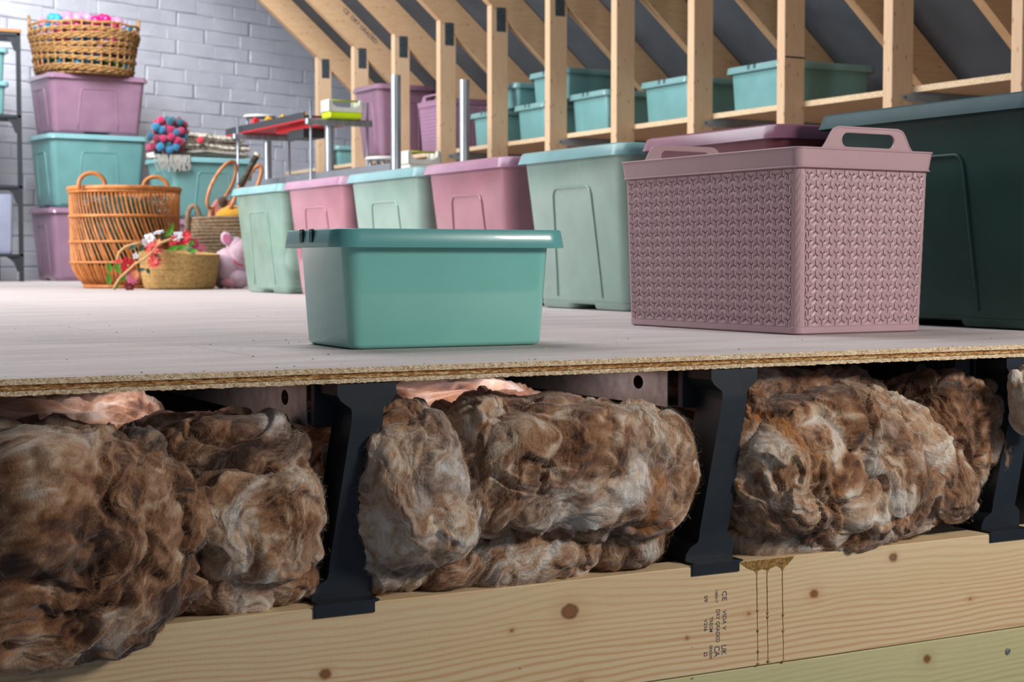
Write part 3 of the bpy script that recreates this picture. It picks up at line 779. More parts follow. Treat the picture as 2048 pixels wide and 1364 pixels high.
# what shows through the farthest bin
for (x, y, z, s, c_, l) in ((2.2, 5.72, .13, .07, 'e4e8e4', 'rounded white cushion inside the translucent mint bin'), (2.18, 5.84, .20, .075, '5a8f62', 'green leafy bundle inside the translucent mint bin')):
    m = MB(); m.sphere((0, 0, 0), s, 14, 10, (1, 1.4, .9)); o = m.build('stored_cushion' if c_[0] == 'e' else 'leafy_bundle', plastic('stored_' + c_, c_, .8), None, True)
    for v_ in o.data.vertices: v_.co *= 1 + random.uniform(-.08, .08)
    o.location = (x, y, z); tag(o, l, 'cushion' if c_[0] == 'e' else 'artificial leaves')

# stacked bins by the wall
RZ = math.radians(6)
def stk(cx_, cy_, z, h, mb_, ml_, lab, w=.63, d=.44, g='storage bins stacked against the brick wall'):
    return storage_bin('storage_bin', (cx_, cy_, z), RZ, w, d, h, mb_, ml_, lab, g, taper=.03)
SX, SY = 2.425, 9.955
stk(SX, SY, 0, .437, M_mauve, M_mauve, 'mauve pink storage bin at the bottom of the tall stack')
stk(SX, SY, .437, .440, M_teal, M_teal_lid, 'teal storage bin in the middle of the tall stack')
stk(SX, SY, .877, .357, M_mauve, M_mauve, 'mauve storage bin on top of the tall stack, under the ball basket')
TX, TY = 2.95, 9.37
stk(TX, TY, 0, .362, M_mauve, M_mauve, 'mauve storage bin low behind the jute basket, holding a teal bin', .565, .42, 'storage bins in the low stack')
stk(TX, TY, .362, .362, M_teal, M_teal_lid, 'teal storage bin carrying the folded blankets', .565, .42, 'storage bins in the low stack')

# ------------------------------------------------------------------ small lidded boxes
def small_box(loc, rz, lx, ly, h, mb_, ml_, label, group=None, lip=.026, taper=.010, clips=True):
    t = empty('lidded_box', loc, rz, label, 'storage box', group)
    hx, hy = lx / 2 - .022, ly / 2 - .019
    m = MB()
    rings = [rr(hx - taper - .008, hy - taper - .008, .012, 0.0005)]
    for a in (.25, .5, .75, 1): rings.append(rr(hx - taper - .007 * (1 - math.sin(a * PI / 2)), hy - taper - .007 * (1 - math.sin(a * PI / 2)), .016, .0005 + .007 * (1 - math.cos(a * PI / 2))))
    rings += [rr(hx, hy, .024, h - lip + .004)]
    m.loft(rings); o = m.build('body', mb_, t); autosm(o, 50)
    m = MB()
    m.loft([rr(lx / 2 - .008, ly / 2 - .008, .030, h - lip + .002, 10), rr(lx / 2 - .0005, ly / 2 - .0005, .036, h - lip, 10), rr(lx / 2, ly / 2, .036, h - lip + .001, 10), rr(lx / 2 - .0035, ly / 2 - .0035, .034, h - .0020, 10), rr(lx / 2 - .0045, ly / 2 - .0045, .033, h - .0006, 10),
            rr(lx / 2 - .0062, ly / 2 - .0062, .031, h, 10), rr(lx / 2 - .011, ly / 2 - .011, .028, h - .001, 10), rr(lx / 2 - .013, ly / 2 - .013, .027, h - .004, 10)])
    o = m.build('lid', ml_, t); autosm(o, 45)
    if clips:
        for s in (-1, 1):
            for q in (-.020, .020):
                m = MB(); x = s * (lx / 2 - .0015)
                m.bbox(x - .0018, x + .0016, q - .0065, q + .0065, h - .0185, h + .0004, .0008); m.build('clip_slot', M_slot_shade, t)  # solid dark block; its colour paints the shade of an open slot
                P = [(x + s * .0012, q + .0035 * math.cos(a), h - .010 + .0065 * math.sin(a)) for a in np.linspace(PI * .55, PI * 1.45, 8)]
                m = MB(); m.tube(P, .0018, 6); m.build('clip_hook', ml_, t, True)
    return t
# base corners: front-left near corner (0.868,2.067), left back (0.866,2.235), right (1.16,2.056)
small_box((1.0200, 2.1645, 0), math.radians(-1.2), .368, .242, .1685, M_front, M_front_lid, 'glossy teal lidded box standing alone at the front of the floor', None)

g = 'small aqua boxes on the eaves shelf'
SBX = [(3.955, 7.47, .733, .178, .36, .42, 'aqua lidded box on the shelf, lower one right of the lattice basket'),
       (3.965, 7.31, .911, .125, .25, .30, 'aqua lidded box stacked on the shelf, seen right of the fifth post'),
       (3.955, 7.01, .733, .178, .32, .42, 'aqua lidded box on the shelf, lower one behind the sixth post'),
       (3.965, 6.81, .911, .150, .38, .34, 'aqua lidded box stacked high behind the sixth post'),
       (3.955, 6.42, .733, .185, .36, .42, 'aqua lidded box on the shelf left of the seventh post'),
       (3.955, 5.76, .733, .182, .38, .42, 'aqua lidded box on the shelf left of the eighth post'),
       (3.955, 5.11, .733, .180, .38, .50, 'aqua lidded box on the shelf behind the post with the black line'),
       (3.955, 9.72, .733, .130, .36, .40, 'aqua lidded box on the shelf nearest the brick wall')]
for x0, y0, z0, h, ly, lx, lab in SBX:
    small_box((x0 + lx / 2, y0 + ly / 2, z0), 0, lx, ly, h, M_box, M_teal_lid, lab, g, .028)
t = storage_bin('storage_bin', (4.01, 8.905, .733), 0, .42, .40, .425, M_mauve, M_mauve, 'large mauve storage bin on the shelf by the third post', None)

# ------------------------------------------------------------------ perforated basket
def lattice_basket(loc, rz, lx, ly, h, mat, label, ncx, ncy, nrow, taper=.018, bump=.0016, group=None):
    """lx: side with handles (faces -y/+y), ly: long side"""
    t = empty('perforated_basket', loc, rz, label, 'basket', group)
    hx, hy = lx / 2, ly / 2; R = .016
    zb, zt = h * .045, h * .885
    def half(z): k = z / h; return hx - taper * (1 - k), hy - taper * (1 - k)
    # cell polygons in unit cell (-.5.. .5), y up
    def ypoly(w, L):
        P = []
        for k, a in enumerate((PI / 2 * 3, PI / 6, 5 * PI / 6)):   # stem down, arms up right / up left
            d = Vector((math.cos(a), math.sin(a))); s = Vector((-d.y, d.x)); L2 = L * (1.04 if k == 0 else 1)
            P.append((d * L2 - s * w, d * L2 + s * w))
        inner = []
        out = []
        for k in range(3):
            a, b_ = P[k]; out += [a, b_]
            a2 = (PI / 2 * 3, PI / 6, 5 * PI / 6)[k] + PI / 3
            out.append(Vector((math.cos(a2), math.sin(a2))) * (w * 2 / math.sqrt(3)))
        return out            # 9 points ccw starting at stem
    hole = ypoly(.066, .44); rim = ypoly(.120, .49)
    asp = 1.0
    outer = [(-.38, -.5), (.0, -.5), (.38, -.5), (.38, -.18), (.40, -.12), (.60, .12), (.62, .5), (.5, .5), (.0, .5), (-.5, .5), (-.62, .5), (-.60, .12), (-.40, -.12), (-.38, -.18)]
    # order rim/hole indexes: 0,1 stem ends, 2 inner right-low, 3,4 right arm, 5 inner top, 6,7 left arm, 8 inner left-low
    cellV = [(p[0], p[1], 1) for p in outer] + [(p.x, p.y, 0) for p in rim] + [(p.x, p.y, 0) for p in hole] + [(p.x * .97, p.y * .97, -3.6) for p in hole]
    NO = len(outer); F = []
    link_ = {0: 0, 1: 2, 2: 4, 3: 5, 4: 6, 5: 8, 6: 10, 7: 11, 8: 12}
    for j in range(9):
        a, b_ = link_[j], link_[(j + 1) % 9]
        steps = [a]
        while steps[-1] != b_: steps.append((steps[-1] + 1) % NO)
        for q in range(len(steps) - 1): F.append((steps[q], steps[q + 1], NO + j))
        F.append((b_, NO + (j + 1) % 9, NO + j))
        F.append((NO + j, NO + (j + 1) % 9, NO + 9 + (j + 1) % 9, NO + 9 + j))
        F.append((NO + 9 + j, NO + 9 + (j + 1) % 9, NO + 18 + (j + 1) % 9, NO + 18 + j))
    cellV = np.array(cellV); 
    cz = (zt - zb) / nrow
    def side(face, ncol, name):
        L = (lx if face in (1, 3) else ly) - 2 * taper * 0
        V = []; FF = []
        for r_ in range(nrow):
            zc = zb + cz * (r_ + .5)
            for c_ in range(ncol):
                inv = -1 if c_ % 2 else 1
                hxx, hyy = half(zc); span = 2 * ((hxx if face in (1, 3) else hyy) - R)
                cw = span / ncol; uc = -span / 2 + cw * (c_ + .5)
                b0 = len(V)
                for (a, b2, d) in cellV:
                    u = uc + a * cw * inv; z = zc + b2 * cz * inv
                    if abs(b2) == .5 and d > .9:
                        fx = abs(a) if abs(a) <= .5 else 1 - abs(a)
                        if not ((r_ == 0 and z < zc) or (r_ == nrow - 1 and z > zc)): z += .13 * cz * (1 - 4 * fx)
                    hxx2, hyy2 = half(z); dd = bump * d
                    if face == 1: V.append((u, -(hyy2 + dd), z))
                    elif face == 3: V.append((-u, (hyy2 + dd), z))
                    elif face == 0: V.append((-(hxx2 + dd), -u, z))
                    else: V.append(((hxx2 + dd), u, z))
                FF += [tuple(i + b0 for i in f) for f in F]
        o = mesh_obj('lattice_side', V, FF, mat, t)
        return o
    side(1, ncx, 'f'); side(3, ncx, 'b'); side(0, ncy, 'l'); side(2, ncy, 'r')
    # rounded corner columns
    for sx in (-1, 1):
        for sy in (-1, 1):
            m = MB(); V = []; nr = nrow * 2; na = 7
            for i in range(nr + 1):
                z = zb + (zt - zb) * i / nr; hxx, hyy = half(z)
                for j in range(na):
                    a = PI / 2 * j / (na - 1); rad = R + (bump * .7 if (i + (j == 3)) % 2 else bump * .3)
                    V.append((sx * (hxx - R + rad * math.cos(a)), sy * (hyy - R + rad * math.sin(a)), z))
            FF = [(i * na + j, i * na + j + 1, (i + 1) * na + j + 1, (i + 1) * na + j) for i in range(nr) for j in range(na - 1)]
            mesh_obj('corner', V, FF, mat, t)
    # base band and floor
    def band(z0_, z1_, out0, out1, name, cap=False, th=.003):
        m = MB(); a0, b0_ = half(z0_); a1, b1_ = half(z1_)
        m.loft([rr(a0 - .004, b0_ - .004, R, z0_ + .0), rr(a0 + out0, b0_ + out0, R, z0_ + .003), rr(a1 + out1, b1_ + out1, R, z1_ - .001), rr(a1 + out1 - .001, b1_ + out1 - .001, R, z1_), rr(a1 - th, b1_ - th, R, z1_), rr(a0 - th, b0_ - th, R, z0_ + .003)], cap, False)
        if cap: m.loft([rr(a0 - th, b0_ - th, R, z0_ + .004), rr(a0 - th, b0_ - th, R, z0_ + .0045)], True, True)
        o = m.build(name, mat, t); return autosm(o, 35)
    band(.0, zb, .001, .001, 'base', True)
    band(zt, h, .003, .006, 'rim')
    m = MB(); a1, b1_ = half(h)
    m.tube(rr(a1 + .006, b1_ + .006, R, h - .001), .0017, 6, True); m.build('rim_bead', mat, t, True)
    a1, b1_ = half(zt); m = MB(); m.tube(rr(a1 + .004, b1_ + .004, R, zt + .004), .0014, 6, True); m.build('rim_bead', mat, t, True)
    # handles on the short sides
    hw = lx * .33; hh = h * .115; zb0 = h - .002
    out = [(-hw * 1.18, zb0)]
    for k in range(7): a = k / 6; out.append((-hw * 1.18 + .012 + (hw * .33) * a, zb0 + hh * (.5 - .5 * math.cos(PI * a)) * 1.0))
    out += [(x, zb0 + hh + .0015) for x in np.linspace(-hw * .66, hw * .66, 5)]
    for k in range(7): a = 1 - k / 6; out.append((hw * 1.18 - .012 - (hw * .33) * a, zb0 + hh * (.5 - .5 * math.cos(PI * a))))
    out.append((hw * 1.18, zb0))
    sl = []; sr = hh * .33; sc_ = hw * .60; zc = zb0 + hh * .47
    for k in range(9): a = -PI / 2 + PI * k / 8; sl.append((sc_ - sr + sr * math.cos(a), zc + sr * math.sin(a)))
    for k in range(9): a = PI / 2 + PI * k / 8; sl.append((-sc_ + sr + sr * math.cos(a), zc + sr * math.sin(a)))
    for sy in (-1, 1):
        f3 = lambda u, v, d, sy=sy: (u, sy * (hy + .0045 - d + (v - h) * .05), v)
        hd = plate(out, [sl], .0035, f3, 'handle', mat, t)
        m = MB(); m.tube([f3(u, v, .001) for u, v in out], .0021, 6); m.build('handle_bead', mat, hd, True)
        m = MB(); m.tube([f3(u, v, .001) for u, v in [((p[0] * 1.03), zc + (p[1] - zc) * 1.12) for p in sl]], .0016, 6, True); m.build('handle_bead', mat, hd, True)
    return t
# near corner (1.690,2.135)
BZ = math.radians(2.0)
lattice_basket((1.818, 2.378, 0), BZ, .298, .508, .311, M_basket, 'rose pink perforated plastic basket with handles on the right of the floor', 17, 29, 14, taper=.008, bump=.0012)
lattice_basket((4.155, 8.28, .733), -PI / 2, .38, .40, .29, M_basket_far, 'mauve perforated plastic basket on the eaves shelf', 14, 12, 12, bump=.001)

# ------------------------------------------------------------------ shelving rack on the left
rk = empty('metal_shelf_rack', (0, 0, 0), 0, 'black metal shelf rack with a wooden top at the left edge', 'shelving')
RX, RY = 1.945, 9.60
def rackm(dx, dy): return (RX + dx, RY + dy)
for dx, dy in ((0, 0), (-.085, .26), (-.62, -.02), (-.62, .26)):
    m = MB(); x, y = rackm(dx, dy); m.bbox(x - .012, x + .012, y - .012, y + .012, 0, 1.445, .002); m.build('upright', M_rack, rk)
for z in (.055 + .10, .55, .955, 1.425):
    m = MB(); m.bbox(RX - .63, RX + .012, RY - .012, RY + .27, z - .012, z + .006, .002); m.build('shelf_frame', M_rack, rk)
    for yy in (0, ):
        m = MB(); x, y = RX - .012, RY
        P = [(x, y - z * 0), (0, 0)]
        plate([(x, z - .012), (x - .075, z - .012), (x - .055, z - .022), (x - .03, z - .045), (x - .012, z - .095), (x, z - .10)], [], .006, lambda u, v, d: (u, RY - .003 + d, v), 'corner_gusset', M_rack, rk)
m = MB(); m.bbox(RX - .64, RX + .016, RY - .016, RY + .28, 1.432, 1.452, .003); m.build('wooden_top', wood('rack_top', 'b98a5c', '8f6238', 'X'), rk)
small_box((RX - .30, RY + .11, .961), 0, .50, .24, .19, M_teal, M_teal_lid, 'aqua box on the black rack, lower one under the top shelf', 'aqua boxes on the black rack', clips=False)
small_box((RX - .30, RY + .11, 1.151), 0, .50, .24, .19, M_teal, M_teal_lid, 'aqua box on the black rack, upper one under the top shelf', 'aqua boxes on the black rack', clips=False)
m = MB(); m.loft([rr(.155, .09, .02, 0), rr(.16, .095, .02, .01), rr(.165, .10, .02, .34), rr(.155, .09, .02, .345)]); o = m.build('white_container', plastic('white_lilac_plastic', '9499ad', .4)); autosm(o, 40)
o.location = (RX - .205, RY + .10, .161); tag(o, 'tall white plastic container on the lowest shelf of the black rack', 'container')

# ------------------------------------------------------------------ wicker basket with play balls
n = NT('seagrass_rope'); v = n.obj(); n.set(n.ramp(n.noise(n.mapv(v, (40, 40, 90)), 1, 4), [(.3, lin('7c5424')), (.7, lin('c0935a'))]), .8); n.bump(n.noise(v, 160, 3), .6, .004); M_rope = n.m
BXc, BYc, BZc = 2.405, 9.93, 1.234
wk = empty('wicker_basket', (BXc, BYc, BZc), 0, 'open woven wicker basket full of play balls on top of the tall stack', 'basket')
def wr(z): return .275 + .045 * math.sin(min(1, z / .30) * PI / 2) + .006 * math.sin(z * 30)
m = MB()
for k in range(34):
    a = 2 * PI * k / 34
    P = [(wr(z) * math.cos(a), wr(z) * math.sin(a), z) for z in np.linspace(.005, .295, 7)]
    m.tube(P, .0055, 5)
m.build('stake', M_rope, wk, True, 'stuff')
for bi, (z, ns) in enumerate(((.018, 3), (.085, 2), (.128, 3), (.170, 2), (.205, 3), (.247, 2))):
    for q in range(ns):
        P = []
        for k in range(102):
            a = 2 * PI * k / 102
            zz = z + .012 * q + .004 * math.sin(k * PI / 1.5 + q * 2) + .008 * math.sin(a * 2 + bi)
            rad = wr(zz) + .007 * math.cos(k * PI / 1.5 + q * PI)
            P.append((rad * math.cos(a), rad * math.sin(a), zz))
        m = MB(); m.tube(P, .0068, 5, True); m.build('woven_band', M_rope, wk, True)
m = MB(); P = [(wr(.3) * math.cos(a), wr(.3) * math.sin(a), .298 + .004 * math.sin(a * 9)) for a in np.linspace(0, 2 * PI, 60, endpoint=False)]; m.tube(P, .008, 6, True); m.build('rim', M_rope, wk, True)
m = MB(); m.lathe([(.27, .002), (.27, .010)], 30); m.build('basket_bottom', M_rope, wk)
for a0 in (PI * .93, -PI * .07):
    P = [(wr(.3) * math.cos(a0 + .16 * s), wr(.3) * math.sin(a0 + .16 * s), .295 + .060 * math.cos(s * PI / 2)) for s in np.linspace(-1, 1, 9)]
    m = MB(); m.tube(P, .010, 6); m.build('handle', M_rope, wk, True)
BC = [('magenta', 'd8116a'), ('pale lilac', 'b88cbd'), ('sky blue', '2394b4'), ('deep teal', '0b6f8c'), ('pastel pink', 'c983a6'), ('dark green', '1d6a35'), ('crimson', 'a8154a')]
ballM = {c_: plastic('ball_' + c_.replace(' ', '_'), h_, .3) for c_, h_ in BC}
m0 = MB(); m0.sphere((0, 0, 0), .031, 14, 10); bp = {}
rnd = random.Random(5); placed = []
def try_ball(p, colours):
    for q in placed:
        if (q - p).length < .054: return
    placed.append(p); c_ = rnd.choice(colours)
    if c_ not in bp:
        o = m0.build('play_ball', ballM[c_], None, True); bp[c_] = o
    else:
        o = bp[c_].copy(); COL.objects.link(o)
    o.location = p; tag(o, c_ + ' plastic play ball in the wicker basket on the tall stack', 'ball', c_ + ' play balls')
for k in range(2600):
    z = rnd.uniform(.04, .285); a = rnd.uniform(0, 2 * PI); rad = (wr(z) - .047) if rnd.random() < .75 else rnd.uniform(0, wr(z) - .047)
    if len(placed) > 150: break
    low = z < .13
    try_ball(Vector((BXc + rad * math.cos(a), BYc + rad * math.sin(a), BZc + z)), ['deep teal', 'dark green', 'magenta', 'sky blue', 'crimson'] if low else ['magenta', 'sky blue', 'crimson', 'pale lilac', 'deep teal'])
for k in range(500):
    a = rnd.uniform(0, 2 * PI); rad = rnd.uniform(0, .25)
    try_ball(Vector((BXc + rad * math.cos(a), BYc + rad * math.sin(a), BZc + .318 + .030 * (1 - (rad / .25) ** 2) + rnd.uniform(-.012, .012))), ['pale lilac', 'pastel pink', 'magenta', 'sky blue', 'pale lilac', 'pastel pink'])

# ------------------------------------------------------------------ rattan basket
n = NT('rattan'); v = n.obj(); n.set(n.ramp(n.noise(v, 30, 4), [(.3, lin('a4602c')), (.7, lin('cd8646'))]), .45); M_rattan = n.m
RBX, RBY = 1.912, 7.19
rb = empty('rattan_basket', (RBX, RBY, 0), 0, 'tall round rattan basket with two hoop handles, strung with green tinsel inside', 'basket')
def rw(z):
    t_ = z / .45
    if t_ < .28: return .158 + (.236 - .158) * math.sin(t_ / .28 * PI / 2) ** .8
    return .236 + .004 * (t_ - .28)
for lay, tw, nS in ((0, .46, 78), (1, .40, 26)):
    m = MB()
    for k in range(nS):
        a0 = 2 * PI * k / nS + (.02 if lay else 0); P = []
        for q in range(15):
            z = .02 + .41 * q / 14; tt = max(0, (z - .09) / .36)
            a = a0 - tw * math.sin(tt * PI / 2 * 1.0) ** 1.2
            P.append(((rw(z) - .004 * lay) * math.cos(a), (rw(z) - .004 * lay) * math.sin(a), z))
        m.tube(P, .0038 if lay == 0 else .005, 5)
    m.build('stave', M_rattan, rb, True, 'stuff')
for z, rr_ in ((.01, .010), (.115, .006), (.205, .0065), (.318, .0075), (.425, .006), (.440, .011)):
    m = MB(); P = [((rw(z) + .004) * math.cos(a), (rw(z) + .004) * math.sin(a), z) for a in np.linspace(0, 2 * PI, 48, endpoint=False)]
    m.tube(P, rr_, 6, True); m.build('hoop', M_rattan, rb, True)
m = MB(); m.lathe([(.02, .008), (rw(.01) - .006, .008), (rw(.03) - .006, .03), (rw(.06) - .006, .06), (rw(.1) - .006, .10)], 32, (0, 0), True, False); m.build('woven_bottom', M_rattan, rb, True)
# handles: left/right as seen
vd = Vector((.27, .963, 0)); sd = Vector((.963, -.27, 0))
for s, dpt in ((-.135, -.12), (.135, .12)):
    c_ = sd * s * 1.0 + vd * 0
    m = MB(); P = []
    for q in np.linspace(-.35, PI + .35, 14):
        w_ = .055; P.append(tuple(sd * (s + w_ * math.cos(q)) + vd * dpt * 0 + Vector((0, 0, .452 + .05 * math.sin(q)))))
    base = sd * s; 
    rim_r = .238; dy = -math.sqrt(max(0, rim_r ** 2 - s * s)) * (1 if s < 0 else -.4)
    P = [tuple(Vector(p) + vd * dy) for p in P]
    m.tube(P, .0095, 7); m.build('handle', M_rattan, rb, True)
n = NT('green_tinsel'); n.set(n.ramp(n.noise(n.obj(), 200, 3), [(.3, lin('04211a')), (.6, lin('0b4a38')), (.8, lin('1f7a62'))]), .5); M_tinsel = n.m
m = MB(); rnd = random.Random(9)
for k in range(1500):
    a = rnd.uniform(0, 2 * PI); rad = .09 + .115 * math.sqrt(rnd.random()); z = rnd.uniform(.07, .405)
    c_ = Vector((rad * math.cos(a), rad * math.sin(a), z)); d_ = Vector((rnd.gauss(0, 1), rnd.gauss(0, 1), rnd.gauss(0, 1))).normalized() * .028; w_ = d_.orthogonal().normalized() * .003
    m.add([c_ - d_, c_ + w_, c_ + d_, c_ - w_], [(0, 1, 2, 3)])
m.sphere((0, 0, .22), .195, 22, 14, (1, 1, .98))
o = m.build('tinsel', M_tinsel, None, False); o.location = (RBX, RBY, 0); tag(o, 'bundle of dark green tinsel stuffed in the rattan basket', 'tinsel', None)

# ------------------------------------------------------------------ jute basket with toys
n = NT('jute'); v = n.obj(); n.set(n.ramp(n.noise(n.mapv(v, (60, 60, 60)), 1, 4), [(.3, lin('7d644a')), (.7, lin('b39a7c'))]), .9); n.bump(n.noise(v, 150, 3), .8, .006); M_jute = n.m
JX, JY = 2.52, 7.57
jt = empty('jute_basket', (JX, JY, 0), 0, 'coiled jute rope basket holding rackets and plush toys, right of the rattan basket', 'basket')
for k in range(21):
    z = .008 + .0158 * k; rad = .185 + .022 * math.sin(k / 20 * PI * .8)
    m = MB(); m.tube([(rad * math.cos(a), rad * math.sin(a), z + .002 * math.sin(a * 3 + k)) for a in np.linspace(0, 2 * PI, 40, endpoint=False)], .0092, 6, True); m.build('rope_coil', M_jute, jt, True)
m = MB(); m.lathe([(.18, .003), (.18, .012)], 28); m.build('basket_bottom', M_jute, jt)
for s in (-.170, .16):
    P = [tuple(sd * (s + .030 * math.cos(q)) - vd * (.10 if s < 0 else -.10) + Vector((0, 0, .30 + .085 * math.sin(q)))) for q in np.linspace(-.5, PI + .5, 13)]
    m = MB(); m.tube(P, .012, 7); m.build('handle', M_jute, jt, True)
def fuzzy(name, c_, parent, parts, amp=.05, seed=0, label=None, cat=None):
    m = MB()
    for (p, s, sc) in parts: m.sphere(p, s, 22, 16, sc)
    o = m.build(name, c_, parent, True)
    rs = np.random.RandomState(seed); 
    for v_ in o.data.vertices:
        k = fbm(np.array([[v_.co.x * 30, v_.co.y * 30, v_.co.z * 30 + seed]]), 2)[0]; v_.co += v_.normal * .006 * k * amp / .05
    if label: tag(o, label, cat)
    return o
def plush(name, h_, rough=.95):
    n = NT(name); v = n.obj(); b_ = lin(h_); n.set(n.ramp(n.noise(v, 60, 4), [(.3, tuple(x * .8 for x in b_[:3]) + (1,)), (.7, b_)]), rough); n.b.inputs['Sheen Weight'].default_value = .4; n.bump(n.noise(v, 260, 3), .5, .003); return n.m
M_yellow = plush('yellow_plush', 'e0a229'); M_brownp = plush('brown_plush', '4a2f22'); M_pigm = plush('pig_plush', 'c8aab8'); M_pigin = plush('pig_ear_pink', 'cc6f94'); M_salmon = plush('salmon_cloth', 'c97d72')
def jp(px, z, fwd=0): # position inside the jute basket from horizontal offset
    return tuple(Vector((JX, JY, z)) + sd * px + vd * fwd)
ly_ = empty('plush_toy', jp(.03, .33, -.05), 0, 'yellow plush toy with brown ears lying in the jute basket', 'plush toy')
fuzzy('body', M_yellow, ly_, [((0, 0, 0), .075, (1.3, 1, .8)), ((.06, 0, .005), .05, (1, 1, 1)), ((-.06, 0, -.005), .04, (1, 1, 1))], seed=2)
fuzzy('ear', M_brownp, ly_, [((-.055, .02, .075), .026, (1, 1, 1.1))], seed=3)
fuzzy('ear', M_brownp, ly_, [((.065, -.02, .068), .030, (1, 1, 1))], seed=4)
o = fuzzy('plush_toy', M_brownp, None, [((0, 0, 0), .06, (1.2, 1, .8)), ((-.05, 0, .02), .035, (1, 1, 1))], seed=6, label='dark brown plush toy peeping above the farthest mint bin', cat='plush toy'); o.location = jp(.16, .385, .03)
m = MB(); m.loft([rr(.06, .035, .03, 0), rr(.065, .04, .035, .05), rr(.04, .03, .028, .09)]); o = m.build('cloth_pouch', M_salmon, None, 'auto'); o.location = jp(-.02, .33, .06); tag(o, 'salmon pink cloth pouch in the jute basket', 'pouch')
n = NT('racket_wood'); n.set(n.ramp(n.noise(n.obj(), 30, 3), [(.3, lin('b0693c')), (.7, lin('d89a66'))]), .4); M_rwood = n.m
n = NT('racket_grip'); n.set(n.ramp(n.noise(n.mapv(n.obj(), (20, 20, 90)), 1, 2), [(.35, lin('22211f')), (.65, lin('55524b'))]), .6); M_grip = n.m
rc = empty('wooden_racket', jp(-.03, .38, .02), 0, 'wooden racket frame standing tilted in the jute basket', 'racket')
P = []
for a in np.linspace(0, 2 * PI, 30, endpoint=False):
    u, w_ = .050 * math.cos(a), .115 * math.sin(a); P.append(tuple(sd * (u + w_ * .45) + vd * (u * .8) + Vector((0, 0, .11 + w_))))
m = MB(); m.tube(P, .0085, 7, True); m.build('frame', M_rwood, rc, True)
m = MB(); m.tube([tuple(sd * (-.05) + Vector((0, 0, .0))), tuple(sd * (-.085) + Vector((0, 0, -.18)))], .010, 7); m.build('handle', M_rwood, rc, True)
m = MB()
for k in range(-4, 5):
    u = k * .011; hw_ = .108 * math.sqrt(max(0, 1 - (u / .05) ** 2)); m.tube([tuple(sd * (u + w_ * .45) + vd * u * .8 + Vector((0, 0, .11 + w_))) for w_ in (-hw_, hw_)], .0007, 3)
m.build('strings', plastic('racket_string', 'd8d8d0', .5), rc, False, 'stuff')
rc2 = empty('black_grip_racket', jp(.085, .45, -.10), 0, 'racket with black wound grip and pale butt cap, pointing up out of the jute basket', 'racket')
m = MB(); m.tube([tuple(sd * (-.035) + Vector((0, 0, .03))), tuple(sd * .045 + Vector((0, 0, .175)))], .016, 10); m.build('grip', M_grip, rc2, True)
m = MB(); m.tube([tuple(sd * .045 + Vector((0, 0, .175))), tuple(sd * .052 + Vector((0, 0, .188)))], [.017, .015], 10); m.build('butt_cap', plastic('cap_cream', 'd9cbb0', .5), rc2, True)
m = MB(); m.tube([tuple(sd * (-.035) + Vector((0, 0, .03))), tuple(sd * (-.09) + Vector((0, 0, -.10)))], .010, 8); m.build('shaft', M_rwood, rc2, True)
rc3 = empty('wooden_hoop', jp(.10, .43, .0), 0, 'bent wooden hoop behind the black racket grip', 'hoop')
m = MB(); m.tube([tuple(sd * (.035 * math.cos(a) + .05 * math.sin(a)) + Vector((0, 0, .045 + .11 * math.sin(a)))) for a in np.linspace(-.3, PI + .3, 16)], .010, 7); m.build('hoop', M_rwood, rc3, True)

# ------------------------------------------------------------------ seagrass bowl with flowers
n = NT('seagrass_bowl'); v = n.obj(); n.set(n.ramp(n.noise(v, 90, 4), [(.3, lin('8f6f3c')), (.7, lin('bd9a60'))]), .85); n.bump(n.noise(v, 180, 3), .6, .004); M_sea = n.m
GX, GY = 2.03, 6.76
sb = empty('seagrass_bowl', (GX, GY, 0), 0, 'shallow round seagrass bowl with a flower garland spilling out', 'bowl')
prof = [(.02, .004), (.145, .004), (.152, .02)]
m = MB(); R_ = []
for (q, z) in ((.142, .003), (.150, .012), (.158, .05), (.165, .10), (.170, .145), (.171, .158), (.164, .160), (.158, .14), (.145, .02)):
    R_.append([(q * math.cos(a), q * math.sin(a), z + (0.012 * math.sin(a - .6) if z > .1 else 0)) for a in np.linspace(0, 2 * PI, 40, endpoint=False)])
m.loft(R_, True, True); o = m.build('bowl_wall', M_sea, sb); autosm(o, 60)
for z in (.03, .058, .086, .114, .142):
    q = np.interp(z, (.012, .05, .10, .145), (.150, .158, .165, .170)); m = MB(); m.tube([((q) * math.cos(a), (q) * math.sin(a), z) for a in np.linspace(0, 2 * PI, 40, endpoint=False)], .0022, 5, True); m.build('coil', M_sea, sb, True)
gl = empty('flower_garland', (GX, GY, 0), 0, 'artificial flower garland of red, coral and white blooms hanging over the seagrass bowl', 'flower garland')
def gp(px, py, fwd=-.17):   # picture position at the bowl's depth
    s = (px - 348) / 467; z = (578 - py) / 467
    return sd * s + vd * fwd + Vector((0, 0, z))
petM = {k: plush('petal_' + k, h_, .7) for k, h_ in dict(red='d3152f', coral='f0605a', white='dfe1ea', pink='f27aa0', peach='f6a070', dark='8e1230').items()}
M_leaf = plush('leaf_green', '5aa824', .6); M_leafd = plush('leaf_dark', '1f4a36', .6); M_cord = plush('garland_cord', 'c39a62', .8)
